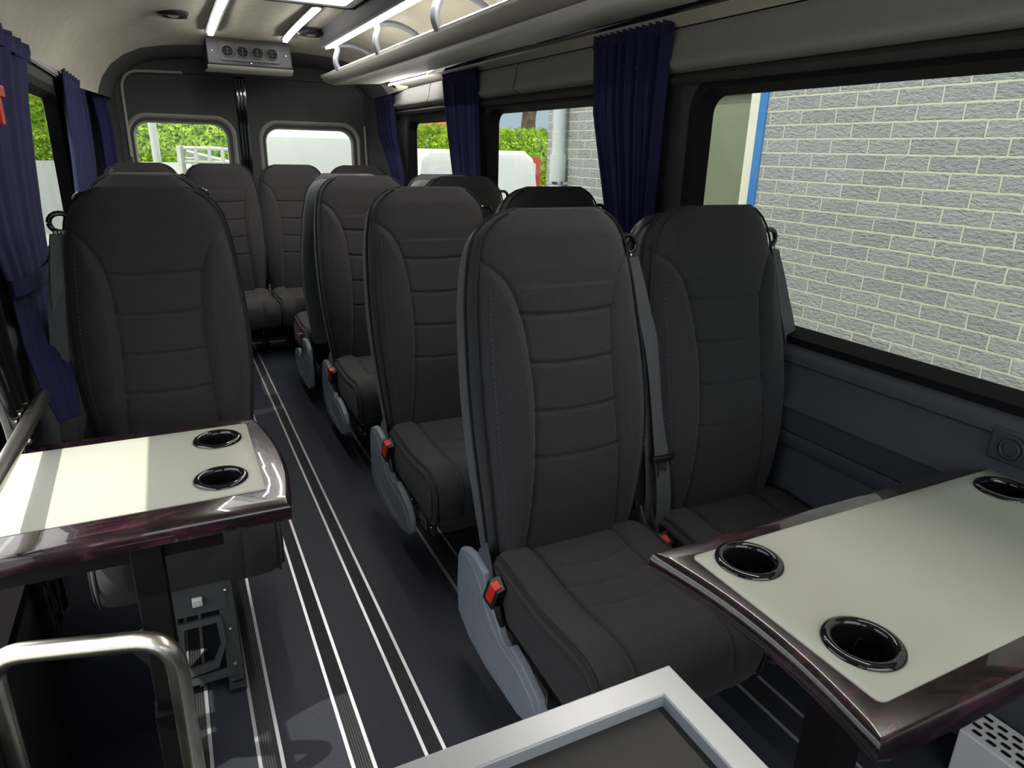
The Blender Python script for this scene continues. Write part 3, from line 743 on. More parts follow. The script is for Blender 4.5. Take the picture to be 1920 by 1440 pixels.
# roof hatch
ht = thing('roof_hatch', 'glazed roof hatch with dark frame cut off by the top edge of the photo', 'hatch', (0, 0, 0))
mb = MB(); o_ = rrect(HX0 - .03, HY0 - .03, HX1 + .03, HY1 + .03, .05); i_ = rrect(HX0 + .02, HY0 + .02, HX1 - .02, HY1 - .02, .04)
mb.loft([[(x, y, 1.948) for x, y in o_], [(x, y, 1.930) for x, y in o_], [(x, y, 1.930) for x, y in i_], [(x, y, 2.03) for x, y in i_], [(x, y, 2.03) for x, y in o_]], closed=False, cap=False)
mb.build('hatch_frame', M['frame'], ht, sharp=40)
mb = MB(); o_ = rrect(HX0 + .02, HY0 + .02, HX1 - .02, HY1 - .02, .04); i_ = rrect(HX0 + .06, HY0 + .06, HX1 - .06, HY1 - .06, .03)
mb.loft([[(x, y, 1.934) for x, y in o_], [(x, y, 1.926) for x, y in o_], [(x, y, 1.926) for x, y in i_], [(x, y, 1.99) for x, y in i_]], cap=False); mb.build('inner_lining', M['skyw'], ht, sharp=40)
mb = MB(); mb.box((HX0 - .02, HY0 - .02, 2.035), (HX1 + .02, HY1 + .02, 2.045)); mb.build('hatch_glass', M['clear'], ht)

# ------------------------------------------------------------------ rear doors
RY = 5.5
def zdoor(x): return 1.735
for i, (x0, x1, hx0, hx1) in enumerate(((-.165, .530, -.145, .455), (.585, 1.425, .700, 1.345))):
    d = struct(bpy.data.objects.new('door_%d' % (i + 1), None)); C.objects.link(d)
    hz0, hz1 = .86, 1.435 - i * .015
    mb = MB(); a = rrect(hx0, hz0, hx1, hz1, .10, 8); b = rrect(x0 - (.06 if i == 0 else 0), .0, x1 + (.06 if i else 0), 1.80, .0001, 8); n = len(a)
    rings = [[(x, RY + .03, z) for x, z in b], [(x, RY, z) for x, z in b], [(x, RY, z) for x, z in a], [(x, RY + .05, z) for x, z in a]]
    mb.loft(rings, cap=False); mb.build('door_panel', M['doorp'], d, sharp=40)
    c = rrect(hx0 - .042, hz0 - .04, hx1 + .052, hz1 + .048, .135, 8); c2 = rrect(hx0 - .030, hz0 - .03, hx1 + .038, hz1 + .034, .125, 8); e = rrect(hx0 + .012, hz0 + .012, hx1 - .012, hz1 - .012, .09, 8)
    mb = MB(); mb.loft([[(x, RY + .0, z) for x, z in c], [(x, RY - .018, z) for x, z in c2], [(x, RY + .045, z) for x, z in e]], cap=False); mb.build('window_surround', M['panel'], d, sharp=60)
    mb = MB(); mb.loft([[(x, RY + .046, z) for x, z in a], [(x, RY + .050, z) for x, z in a]]); mb.build('pane', M['glass'], d, smooth=False)
mb = MB()
for x in (.535, .558, .580): mb.tube([(x, RY - .004, .0), (x, RY - .004, 1.73)], .010, 8)
mb.box((.525, RY - .002, 0), (.595, RY + .03, 1.80)); struct(mb.build('trim_41', M['gloss']))
# door aperture frame
mb = MB(); inn = rrect(-.17, -.01, 1.43, 1.742, .13, 10); out = rrect(-.45, -.02, 1.62, 2.05, .02, 10)
mb.loft([[(x, RY - .03, z) for x, z in out], [(x, RY - .03, z) for x, z in inn], [(x, RY + .03, z) for x, z in inn]], cap=False); struct(mb.build('wall_rear', M['doorp'], sharp=40))
mb = MB(); mb.tube(roundcorner([(-.175, RY - .034, 1.20), (-.172, RY - .034, 1.735), (.20, RY - .034, 1.745)], .12), .009, 6); mb.tube([(1.432, RY - .034, 1.12), (1.425, RY - .034, 1.45)], .008, 6)
struct(mb.build('trim_42', M['panel']))
# rear corner pillars
for s, nm in ((1, 'trim_43'), (-1, 'trim_44')):
    mb = MB()
    if s > 0: p = [(1.575, 5.02), (1.56, 5.05), (1.50, 5.30), (1.435, 5.47)]
    else: p = [(-.425, 5.02), (-.41, 5.05), (-.31, 5.30), (-.215, 5.47)]
    mb.grid([[(x, y, z) for x, y in p] for z in (.0, 1.25, 1.252, 1.72)]); struct(mb.build(nm, M['dgrey'], sharp=40))
# under the bench: dark riser
mb = MB(); mb.box((-.42, 5.0, 0), (1.56, 5.02, .12)); struct(mb.build('trim_45', M['frame']))
# white outer skin outside below windows to stop leaks
mb = MB()
for x in (-.50, 1.645): mb.box((x - .004, 1.9 if x < 0 else -.9, -.4), (x + .004, 5.6, .84 if x < 0 else .80))
struct(mb.build('wall_outer', M['vanw'], smooth=False))

# ------------------------------------------------------------------ ceiling fittings
vb = thing('vent_box', 'dark grey air vent box with four round vents hanging above the rear doors', 'air vent', (.57, 4.8, 1.73))
vb.location = (0, 0, 0)
X0, X1 = .325, .812
prof = [(4.86, 1.905), (4.80, 1.755), (4.815, 1.735), (4.86, 1.722), (5.10, 1.735), (5.12, 1.80), (5.10, 1.87)]
mb = MB(); mb.prism(prof, X0, X1); mb.build('housing', M['ac'], vb, bevel=.004)
mb = MB(); mb.prism([(4.803, 1.747), (4.815, 1.731), (4.86, 1.716), (5.09, 1.729), (5.09, 1.737), (4.86, 1.730)], X0 - .004, X1 + .004); mb.build('bottom_panel', M['panel'], vb)
def onface(x, t, d=0):  # t 0 bottom..1 top of the tilted front
    y = lerp(4.80, 4.86, t); z = lerp(1.755, 1.905, t); nn = Vector((0, -.15, .06)).normalized(); return Vector((x, y, z)) + Vector((0, -.928, .371)) * d
mb = MB(); rr = rrect(X0 + .075, .14, X1 - .075, .86, .0, 1); W = X1 - X0
loops = []
for d, g in ((.0, 0), (.006, 0), (.006, .006), (.003, .010)):
    lp = []
    for (x, z) in rrect(X0 + .072 + g, .020 + g, X1 - .072 - g, .130 - g, .012, 4): lp.append(onface(x, z / .1616, d))
    loops.append(lp)
mb.loft(loops, cap=False); mb.add(loops[-1], [tuple(range(len(loops[-1])))]); mb.build('grille_plate', M['dgrey'], vb, sharp=30)
for k in range(4):
    cx_ = X0 + .072 + (W - .144) * (k + .5) / 4
    mb = MB(); ex = Vector((1, 0, 0)); ez = Vector((0, .371, .928)); c = onface(cx_, .47, .004); nn = Vector((0, -.928, .371))
    ring = lambda r, d: [c + ex * r * math.cos(2 * PI * j / 32) + ez * r * math.sin(2 * PI * j / 32) + nn * d for j in range(32)]
    mb.loft([ring(.037, 0), ring(.037, .008), ring(.032, .008), ring(.031, .001)], cap=False); v = mb.build('round_vent', M['dgrey'], vb, sharp=40)
    mb = MB(); mb.add(ring(.032, .0015), [tuple(range(32))]); mb.build('dark_opening', M['gloss'], v)
    mb = MB()
    for q in (-.012, .012):
        hw = math.sqrt(.031 ** 2 - q * q); a = c + ez * q + nn * .005; mb.tube([a - ex * hw, a + ex * hw], .0018, 5)
    mb.tube([c - ez * .02 + nn * .004, c + ez * .02 + nn * .004], .0035, 5)
    mb.build('slat', M['ac'], v)
mb = MB()
for x, t in ((X0 + .03, .45), (X1 - .03, .45), ((X0 + X1) / 2, .06)): mb.sphere(onface(x, t, .003), .006, 5)
mb.build('screw', M['zinc'], vb)

def led(label, pts, w, side, group='ceiling light strips'):
    t = thing('led_strip', label, 'light', (0, 0, 0), group=group)
    mb = MB(); ribbon(mb, pts, w, side, .006); mb.build('diffuser', M['led'], t)
    mb = MB(); ribbon(mb, [Vector(p) + Vector((0, 0, .008)) for p in pts], w * 2.2, side, .004); mb.build('mounting_rail', M['ac'], t)
    return t
led('curved light strip on the ceiling at the left side of the vent box', [(.352, 2.5, 1.932), (.352, 3.6, 1.932), (.352, 4.2, 1.926), (.352, 4.5, 1.918), (.352, 4.65, 1.912), (.352, 4.775, 1.905)], .028, (1, 0, 0))
led('short light strip on the ceiling between the hatch and the vent box', [(.775, 3.76, 1.932), (.775, 4.2, 1.926), (.775, 4.5, 1.918), (.775, 4.65, 1.912), (.775, 4.775, 1.903)], .024, (1, 0, 0))
led('long light strip along the edge of the luggage shelf on the right', [(.985, y, 1.858) for y in (.3, 1.5, 3.0, 4.52)], .042, (1, 0, .25))
led('short lit strip in the glossy channel under the rear end of the luggage shelf', [(1.452, y, 1.704) for y in (4.1, 4.5, 4.88)], .005, (1, 0, -.2))
# trim carrying the long strip
struct(extrude_y([(.93, 1.948), (.945, 1.90), (.962, 1.872), (1.01, 1.870), (1.02, 1.90), (1.06, 1.94)], -.5, 4.56, 'trim_50', M['ac'], 1, 50))
for x, y, lb in ((.15, 4.36, 'oval ceiling speaker left of the vent box'), (.885, 4.52, 'oval ceiling speaker right of the vent box, beside the shelf light')):
    t = thing('ceiling_speaker', lb, 'speaker', (x, y, 1.93 if x < .5 else 1.922), group='ceiling speakers')
    mb = MB(); mb.lathe([(.040, .02), (.075, .02), (.078, .0), (.070, -.010), (.056, -.010), (.050, .004), (.0005, .006)], (0, 0, 0), 36); mb.build('speaker_ring', M['black'], t)
    mb = MB(); mb.lathe([(.0005, -.014), (.02, -.012), (.032, -.004), (.036, .005)], (0, 0, 0), 30); mb.build('centre_cap', M['shelf'], t)

# luggage shelf
sf = thing('luggage_shelf', 'long pale luggage shelf with grey cloth lip above the right windows', 'shelf', (0, 0, 0))
YS0, YS1 = -.6, 4.90
prof = [(1.005, 1.722), (1.003, 1.712), (1.012, 1.695), (1.03, 1.683), (1.06, 1.675)]
def shelf_sweep(prof, name, m, th=.004, y1=YS1, y0=YS0):
    mb = MB(); n = len(prof); mb.grid([[(x + (0 if True else 0), y, z) for y in (y0, (y0 + y1) / 2, y1)] for x, z in prof]); return mb.build(name, m, sf, sol=th, sharp=60)
shelf_sweep([(1.002, 1.728), (1.006, 1.735), (1.018, 1.736), (1.022, 1.728)], 'edge_strip', M['aluw'], .004)
shelf_sweep([(1.004, 1.728), (1.010, 1.716), (1.022, 1.700), (1.045, 1.690), (1.075, 1.687)], 'cloth_lip', M['cloth'])
shelf_sweep([(1.075, 1.687), (1.2, 1.697), (1.39, 1.712)], 'shelf_board', M['shelf'], .012)
shelf_sweep([(1.39, 1.712), (1.405, 1.722), (1.43, 1.722)], 'rear_edge', M['shelf'])
shelf_sweep([(1.43, 1.724), (1.44, 1.716), (1.462, 1.709), (1.472, 1.715)], 'gloss_channel', M['gloss'], .004, 5.0)
shelf_sweep([(1.472, 1.716), (1.50, 1.712), (1.555, 1.688), (1.56, 1.70)], 'wall_flange', M['head'], .004, 5.0)
mb = MB(); mb.prism([(1.002, 1.735), (1.008, 1.710), (1.03, 1.688), (1.075, 1.680), (1.2, 1.69), (1.40, 1.705), (1.44, 1.712), (1.52, 1.68), (1.55, 1.67), (1.56, 1.70), (1.45, 1.728), (1.05, 1.705), (1.02, 1.735)], YS1, YS1 + .006, 'y'); mb.build('end_cap', M['frame'], sf)
for y in (4.42, 3.55, 2.72, 1.9, 1.1):
    mb = MB()
    for dy in (-.016, .0, .016):
        mb.tube(smooth_path([(1.00, y + dy, 1.862), (1.012, y + dy, 1.835), (1.00, y + dy, 1.80), (.998, y + dy, 1.765), (1.012, y + dy, 1.728)], 6), .013, 8)
    mb.tube(smooth_path([(1.01, y, 1.86), (1.10, y, 1.865), (1.20, y, 1.83), (1.27, y, 1.76), (1.29, y, 1.712)], 6), .014, 8)
    mb.build('shelf_bracket', M['grip'], sf)

# ------------------------------------------------------------------ curtains
def curtain(label, rows, folds, amp, tie=None, seed=0, head=True, side=-1):
    """rows: (L point, R point, amp factor); side = inward x sign"""
    rnd = random.Random(seed); t = thing('window_curtain', label, 'curtain', (0, 0, 0), group='navy window curtains')
    ph = [rnd.uniform(-.5, .5) for _ in range(4)]
    N = folds * 14; tab = rows; RR = 50; mb = MB(); grid = []
    for i in range(RR + 1):
        s = i / RR * (len(tab) - 1); k = min(int(s), len(tab) - 2); u = s - k; u = u * u * (3 - 2 * u)
        L_ = Vector(tab[k][0]).lerp(Vector(tab[k + 1][0]), u); R_ = Vector(tab[k][1]).lerp(Vector(tab[k + 1][1]), u); af = lerp(tab[k][2], tab[k + 1][2], u)
        d = (R_ - L_); nn = Vector((-d.y, d.x, 0)).normalized()
        if nn.x * side < 0: nn = -nn
        row = []
        for j in range(N + 1):
            q = j / N; w = math.sin(2 * PI * folds * (q + .03 * math.sin(5 * q + ph[0] + i * .03))) + .35 * math.sin(2 * PI * folds * 2.3 * q + ph[1])
            row.append(L_.lerp(R_, q) + nn * (amp * af * w + amp * .9))
        grid.append(row)
    mb.grid(grid); mb.build('cloth', M['navy'], t, sol=.003, sharp=80)
    if head:
        mb = MB(); grid = []
        L_ = Vector(tab[0][0]); R_ = Vector(tab[0][1]); d = R_ - L_; nn = Vector((-d.y, d.x, 0)).normalized()
        if nn.x * side < 0: nn = -nn
        for i in range(9):
            z = -.035 + .06 * i / 8; row = []
            for j in range(N + 1):
                q = j / N; a = .45 + .55 * abs(i - 3) / 5
                w = math.sin(2 * PI * folds * 1.5 * q + .5 * math.sin(i)) * (1 if i < 3 else 1.3)
                row.append(L_.lerp(R_, q) + Vector((0, 0, z + .003 * math.sin(9 * q * folds))) + nn * (amp * .7 * a * w + amp * 1.3))
            grid.append(row)
        mb.grid(grid); mb.build('pleated_heading', M['navy'], t, sol=.003, sharp=80)
    if tie:
        mb = MB(); mb.tube(smooth_path(tie[0], 8), tie[1], 8); 
    return t
cx0 = 1.525
curtain('navy curtain nearest the brick wall window on the right', [((cx0, 2.40, 1.70), (cx0, 1.95, 1.70), 1), ((cx0, 2.37, 1.45), (cx0, 1.96, 1.45), 1), ((cx0, 2.22, 1.05), (cx0, 1.97, 1.05), 1.2), ((cx0, 2.15, .80), (cx0, 1.97, .80), 1.1)], 8, .012, seed=1)
curtain('navy curtain in the middle on the right, between the two smaller windows', [((cx0, 3.98, 1.675), (cx0, 3.52, 1.675), 1), ((cx0, 3.90, 1.40), (cx0, 3.50, 1.40), 1), ((cx0, 3.80, 1.1), (cx0, 3.48, 1.1), 1), ((cx0, 3.75, .8), (cx0, 3.48, .8), 1)], 7, .013, seed=2)
curtain('slanting navy curtain in the rear right corner', [((1.50, 5.35, 1.655), (1.53, 5.02, 1.655), 1), ((1.50, 5.28, 1.40), (1.53, 4.98, 1.40), 1), ((1.52, 5.05, 1.15), (1.53, 4.84, 1.15), 1), ((1.52, 4.98, .9), (1.53, 4.80, .9), 1)], 5, .013, seed=3)
c1 = curtain('large navy curtain with a tieback at the left edge', [((-.40, 2.02, 1.60), (-.385, 3.14, 1.585), 1), ((-.405, 2.02, 1.41), (-.385, 2.97, 1.41), .8), ((-.405, 2.02, 1.23), (-.385, 2.86, 1.23), .6), ((-.405, 2.05, 1.06), (-.385, 2.78, 1.06), .5), ((-.405, 2.15, .92), (-.38, 2.70, .91), .35), ((-.39, 2.08, .80), (-.335, 2.34, .80), .4), ((-.36, 2.00, .70), (-.300, 2.17, .69), .4), ((-.33, 1.97, .61), (-.290, 2.07, .59), .4)], 5, .010, seed=4, side=1)
mb = MB()
for dz in (0,):
    rings = []
    for k in range(25):
        a = 2 * PI * k / 24; cx_, cy_ = -.395, 2.40; px = cx_ + .034 * math.cos(a) + .015; py = cy_ + .30 * math.sin(a); zt = .935 - (py - 2.4) * .03
        rings.append([(px, py, zt - .03), (px + .003, py, zt - .03), (px + .003, py, zt + .012), (px, py, zt + .012)])
    mb.loft(rings, closed=False)
tb_ = mb.build('tieback', M['navy'], c1)
curtain('navy curtain lit by a patch of sun, second on the left wall', [((-.395, 4.20, 1.60), (-.375, 5.0, 1.585), 1), ((-.39, 4.02, 1.45), (-.37, 4.98, 1.45), 1), ((-.375, 3.78, 1.2), (-.365, 4.85, 1.2), 1), ((-.37, 3.55, .9), (-.36, 4.5, .9), 1)], 5, .014, seed=5, side=1)
curtain('narrow navy curtain in the rear left corner', [((-.35, 5.14, 1.60), (-.29, 5.32, 1.59), 1), ((-.33, 5.10, 1.4), (-.265, 5.30, 1.4), 1.2), ((-.33, 5.08, 1.1), (-.27, 5.28, 1.1), 1.2), ((-.35, 5.0, .9), (-.29, 5.22, .9), 1)], 3, .014, seed=6, side=1)
def crail(name, label, pts, m):
    mb = MB(); rings = []
    for p in pts:
        x, y, z = p; rings.append([(x, y, z - .012), (x + .012, y, z - .010), (x + .014, y, z + .012), (x, y, z + .014)])
    mb.loft(rings); return tag(mb.build(name, M[m], smooth=False), label, 'curtain rail', 'curtain rails')
crail('curtain_rail', 'bright aluminium curtain rail along the top of the left windows', [(-.412, 2.0, 1.60), (-.412, 3.8, 1.60), (-.405, 4.7, 1.60), (-.36, 5.15, 1.59)], 'alu')
crail('curtain_rail', 'dark curtain rail under the shelf over the right windows', [(1.548, -.5, 1.700), (1.548, 3.8, 1.690), (1.545, 4.9, 1.678)], 'frame')

# ------------------------------------------------------------------ small fittings
ham = thing('emergency_hammer', 'red emergency hammer holder at the left edge beside the curtain', 'hammer', (0, 0, 0))
mb = MB(); mb.box((-.370, 2.25, 1.33), (-.352, 2.30, 1.56)); mb.build('holder', M['red'], ham, bevel=.006)
mb = MB(); mb.box((-.372, 2.25, 1.40), (-.348, 2.34, 1.43)); mb.build('hammer_head', M['red'], ham, bevel=.004)
sk = thing('power_socket', 'round capped power socket on the right wall ledge by the table', 'socket', (1.524, .70, .735), 0)
mb = MB(); mb.box((-.002, -.045, -.035), (.008, .045, .035)); mb.build('socket_plate', M['sock'], sk, bevel=.004)
mb = MB()
for r, d in ((.026, -.006), (.018, -.010)): mb.tube([(d, r * math.cos(2 * PI * k / 24), r * math.sin(2 * PI * k / 24)) for k in range(25)], .003, 6)
mb.tube([(.0, 0, 0), (-.006, 0, 0)], .024, 24); mb.build('socket_cap', M['sock'], sk)
hb = thing('heater_cover', 'white perforated metal heater cover on the floor under the right table', 'heater', (0, 0, 0))
mb = MB(); mb.box((1.42, .40, .0), (1.53, .60, .125)); mb.build('metal_box', M['skyw'], hb, bevel=.004)
mb = MB()
for i in range(6):
    for j in range(4):
        for k in (0,):
            x = 1.437 + j * .021; y = .415 + i * .030 + (.012 if j % 2 else 0)
            mb.loft([[(a, b, .1258) for a, b in rrect(x, y, x + .010, y + .020, .0045, 3)], [(a, b, .1264) for a, b in rrect(x, y, x + .010, y + .020, .0045, 3)]])
mb.build('slot', M['gloss'], hb, smooth=False)
# black moulded door trim at the left edge
mb = MB()
for k, (y, w) in enumerate(((1.92, .028), (1.86, .022), (1.80, .018))):
    mb.tube(smooth_path([(-.405, y, 1.10), (-.40, y - .01, .85), (-.385 + .005 * k, y - .03, .65), (-.395, y - .03, .45), (-.40, y, .1)], 8), w, 12)
struct(mb.build('trim_60', M['gloss']))

# ------------------------------------------------------------------ outside
struct((lambda mb: (mb.box((-40, -15, -.62), (60, 60, -.55)), mb)[1])(MB()).build('ground', M['asph'], smooth=False))
bld = thing('brick_building', 'grey split-face brick building close beside the right windows', 'building', (3.0, 0, 0))
mb = MB()
mb.box((3.0, -6, -.55), (3.3, 3.00, 4.5)); mb.box((3.0, 4.20, -.55), (3.3, 5.42, 4.5)); mb.box((3.0, 3.0, -.55), (3.3, 4.2, -.1)); mb.box((3.0, 3.0, 1.78), (3.3, 4.2, 4.5)); mb.box((3.3, 5.2, -.55), (6, 5.42, 4.5))
bw_ = mb.build('brick_wall', M['brick'], None, smooth=False); bw_.parent = bld; bw_.matrix_parent_inverse = Matrix.Translation((-3, 0, 0))
def bpart(mb, name, m, par=bld, **k):
    o = mb.build(name, M[m], None, **k); o.parent = par; o.matrix_parent_inverse = Matrix.Translation((-3.0, 0, 0)) if par is bld else Matrix(); return o
mb = MB(); mb.box((2.99, 2.965, -.1), (3.001, 3.02, 1.80)); mb.box((2.99, 4.18, -.1), (3.001, 4.26, 1.80)); bpart(mb, 'blue_border', 'blue')
mb = MB(); mb.box((3.01, 3.01, -.1), (3.06, 3.105, 1.72)); mb.box((3.01, 4.09, -.1), (3.06, 4.19, 1.72)); mb.box((3.01, 3.0, 1.64), (3.06, 4.2, 1.78)); bpart(mb, 'window_frame', 'whitef')
mb = MB(); mb.box((3.04, 3.1, -.1), (3.05, 4.1, 1.65)); bpart(mb, 'green_glazing', 'green')
dp = thing('downpipe', 'pale grey rainwater downpipe on the corner of the brick building', 'pipe', (2.925, 5.10, -.55))
mb = MB(); mb.tube([(0, 0, .0), (0, 0, 1.80)], .060, 20); mb.tube([(0, 0, 1.80), (0, 0, 5.0)], .052, 20); mb.tube([(0, 0, 1.5), (0, 0, 1.83)], .066, 20); mb.build('pipe', M['pipe'], dp)
mb = MB(); mb.tube([(0, 0, 1.60), (0, 0, 1.62)], .07, 20); mb.box((-.005, -.12, 1.60), (.05, .10, 1.62)); mb.build('clamp', M['zinc'], dp)

def hedge(label, x0, x1, y, zt, seed, n=26000, th=1.0):
    rnd = random.Random(seed); t = thing('tall_hedge', label, 'hedge', ((x0 + x1) / 2, y, -.55), group='hedges behind the parking area')
    mb = MB(); rows = []
    for i in range(9):
        z = .0 + (zt + .55) * i / 8
        rows.append([(x0 + (x1 - x0) * j / 30 - (x0 + x1) / 2, .25 + .12 * rnd.uniform(-1, 1), z + (.06 * rnd.uniform(-1, 1) if i == 8 else 0) - .08) for j in range(31)])
    rows.append([(p[0], 1.2, p[2]) for p in rows[-1]]); mb.grid(rows); mb.build('inner_bush', M['leaf'], t)
    mb = MB(); 
    for _ in range(n):
        x = rnd.uniform(x0, x1) - (x0 + x1) / 2; z = rnd.uniform(0.6, zt + .55 + .02); yy = .10 + .14 * rnd.random()
        if rnd.random() < .15: z = zt + .55 + rnd.uniform(-.05, .14) * rnd.random()
        a = rnd.uniform(0, PI); s = rnd.uniform(.02, .045); u = Vector((math.cos(a), rnd.uniform(-.6, .2), math.sin(a))) * s; w = Vector((-math.sin(a), rnd.uniform(-.6, .4), math.cos(a))) * s * .5
        c = Vector((x, yy, z)); mb.add([c - u, c + w, c + u, c - w], [(0, 1, 2, 3)])
    o = mb.build('foliage', M['leaf'], t, smooth=False); o['kind'] = 'stuff'; return t
hedge('bright green hedge filling the left rear door window', -3.2, 1.2, 12.0, 2.1, 1)
hedge('lower bright green hedge seen above the white van through the right windows', 2.6, 8.6, 12.6, 1.62, 2)

def van(label, loc, rz, L, Wd, H, hood=True):
    t = thing('white_van', label, 'van', loc, rz, group='white vans behind the bus')
    prof = [(-L / 2, .25), (-L / 2, H * .80), (-L / 2 + .05, H * .95), (-L / 2 + .18, H), (L / 2 - .5, H), (L / 2 - .2, H * .97), (L / 2 - .05, H * .90), (L / 2, H * .75), (L / 2 + .25, H * .52), (L / 2 + .75, H * .45), (L / 2 + .85, H * .25), (L / 2 + .8, .25)]
    if not hood: prof = prof[:4] + [(L / 2 - .18, H), (L / 2 - .05, H * .95), (L / 2, H * .80), (L / 2, .25)]
    mb = MB(); rings = []
    for yy, k in ((-Wd / 2 + .09, .955), (-Wd / 2 + .02, .985), (-Wd / 2, 1), (Wd / 2, 1), (Wd / 2 - .02, .985), (Wd / 2 - .09, .955)):
        pass
    for yy, k in ((-Wd / 2, .93), (-Wd / 2 + .02, .97), (-Wd / 2 + .09, 1), (Wd / 2 - .09, 1), (Wd / 2 - .02, .97), (Wd / 2, .93)):
        rings.append([(x * (.985 if k < 1 else 1), yy, .25 + (z - .25) * (k if z > H * .6 else 1)) for x, z in prof])
    mb.loft(rings); mb.build('body', M['vanw'], t, sharp=25)
    mb = MB(); mb.box((-L / 2 + .15, -Wd / 2 - .012, H * .70), (L / 2 - .6, -Wd / 2 + .0, H * .72)); mb.build('side_moulding', M['lamp'], t)
    for s in (-1, 1):
        for x in (-L / 2 + .45, L / 2 + (.2 if hood else -.45)):
            w = MB(); w.tube([(x, s * (Wd / 2 - .2), .32), (x, s * (Wd / 2 + .01), .32)], .32, 24); w.build('wheel', M['rubber'], t)
    if hood: mb = MB(); mb.box((L / 2 - .35, -Wd / 2 - .015, H * .55), (L / 2 - .05, -Wd / 2, H * .85)); mb.build('side_window', M['glassd'], t)
    mb = MB(); mb.box((-L / 2 - .006, -.006, .35), (-L / 2 + .0, .006, H * .8)); mb.box((-L / 2 - .006, -Wd * .42, H * .70), (-L / 2, Wd * .42, H * .708)); mb.build('rear_door_gap', M['lamp'], t)
    return t
van('tall white van filling the right rear door window', (1.70, 9.2, -.55), PI / 2, 3.2, 1.70, 2.03)
van('lower white van seen through the two smaller right windows', (3.80, 9.5, -.55), PI, 1.75, 1.6, 1.85, hood=False)
van('white vehicle glimpsed through the left window behind the curtain', (-3.4, 9.5, -.55), 0, 3.2, 1.8, 1.45)

tk = thing('stake_truck', 'pale flatbed truck with caged stake sides below the left rear window', 'truck', (0, 0, 0))
mb = MB(); mb.box((.25, 8.6, .35), (.76, 10.6, .50)); mb.box((.25, 8.6, .50), (.28, 10.6, .95)); mb.build('truck_bed', M['lamp'], tk, bevel=.01)
mb = MB()
for zz in (.62, .78, .95, 1.10, 1.24):
    for a, b in (((.22, 8.6, zz), (.22, 10.6, zz)), ((.22, 8.6, zz), (.76, 8.6, zz)), ((.22, 10.6, zz), (.76, 10.6, zz))): mb.tube([a, b], .018, 6)
for k in range(7):
    mb.tube([(.22, 8.6 + k * .333, .45), (.22, 8.6 + k * .333, 1.26)], .02, 6)
for k in range(5):
    mb.tube([(.22 + k * .135, 8.6, .45), (.22 + k * .135, 8.6, 1.26)], .02, 6)
mb.build('stake_cage', M['lamp'], tk)
mb = MB(); mb.box((.35, 8.9, .95), (.74, 10.2, 1.06)); mb.tube([(.26, 8.7, 1.20), (.75, 8.7, 1.08)], .03, 6); mb.build('load', M['pipe'], tk)
for y in (8.9, 10.2):
    w = MB(); w.tube([(.22, y, -.22), (.45, y, -.22)], .33, 20); w.build('wheel', M['rubber'], tk)
mb = MB(); mb.box((.30, 10.6, -.2), (.76, 11.3, 1.0)); mb.box((.3, 8.6, -.25), (.76, 10.6, .36)); mb.build('cab', M['vanw'], tk, bevel=.05)
lp = MB(); lp.tube([(-.02, 9.4, -.55), (-.08, 9.4, 5.0)], [.05, .04], 12); tag(lp.build('lamp_post', M['lamp']), 'pale street lamp post in front of the hedge, left rear window', 'lamp post')
lw = MB(); lw.box((-4, 11.6, -.55), (2.3, 11.7, 1.02)); tag(lw.build('garden_wall', M['vanw'], smooth=False), 'low white wall at the foot of the hedge', 'wall')
hs = thing('house', 'distant house with orange tiled roof above the hedge', 'house', (6.3, 22, -.55))
mb = MB(); mb.box((-2.6, -3, 0), (2.2, 5, 2.2)); mb.build('walls', M['whitef'], hs, smooth=False)
mb = MB(); mb.prism([(-3.5, 2.0), (1, 5.2), (5.5, 2.0)], -2.8, 2.4); mb.build('roof', M['roof'], hs, smooth=False)
hs2 = thing('house', 'distant house with orange roof left of the bus beyond the hedge', 'house', (-4.5, 22, -.55))
mb = MB(); mb.box((-5, -3, 0), (4.0, 5, 2.6)); mb.build('walls', M['whitef'], hs2, smooth=False)
mb = MB(); mb.prism([(-3.5, 2.4), (1, 5.2), (5.5, 2.4)], -5.4, 4.4); mb.build('roof', M['roof'], hs2, smooth=False)
sh_ = thing('clad_shed', 'white horizontally clad building behind the tall van', 'building', (1.9, 14.4, -.55))
mb = MB()
for k in range(22): mb.box((-1.5, -.01 * (k % 2), k * .13), (.5, .8, k * .13 + .125))
mb.build('cladding', M['vanw'], sh_, smooth=False)
tr_ = thing('tree', 'tree with a bare trunk above the hedge beyond the brick corner', 'tree', (9.35, 18, -.55))
mb = MB(); mb.tube(smooth_path([(0, 0, 0), (.02, 0, 1.5), (-.03, 0, 2.6), (.05, 0, 3.4), (-.2, 0, 4.6)], 5), [.24] * 5 + [.22] * 5 + [.20] * 5 + [.17] * 6, 12); mb.tube([(0, 0, 2.9), (-.5, 0, 3.6)], .08, 8); mb.build('trunk', M['bark'], tr_)
rnd = random.Random(5); mb = MB()
for _ in range(2600):
    a = rnd.uniform(0, 2 * PI); r = 1.7 * math.sqrt(rnd.random()); c = Vector((-.5 + r * math.cos(a), rnd.uniform(-.8, .8), 4.7 + .75 * r * math.sin(a) + rnd.uniform(-.2, .2)))
    s = rnd.uniform(.05, .1); b = rnd.uniform(0, PI); u = Vector((math.cos(b), 0, math.sin(b))) * s; w = Vector((-math.sin(b), .4, math.cos(b))) * s * .5
    mb.add([c - u, c + w, c + u, c - w], [(0, 1, 2, 3)])
o = mb.build('crown', M['leaf'], tr_, smooth=False); o['kind'] = 'stuff'
sg = thing('notice_board', 'small red framed board standing past the white van by the brick corner', 'sign', (5.95, 11.2, -.55))
mb = MB(); mb.box((-.25, 0, 1.0), (.12, .05, 1.75)); mb.tube([(-.1, .03, 0), (-.1, .03, 1.0)], .03, 8); mb.build('red_frame', M['redp'], sg)
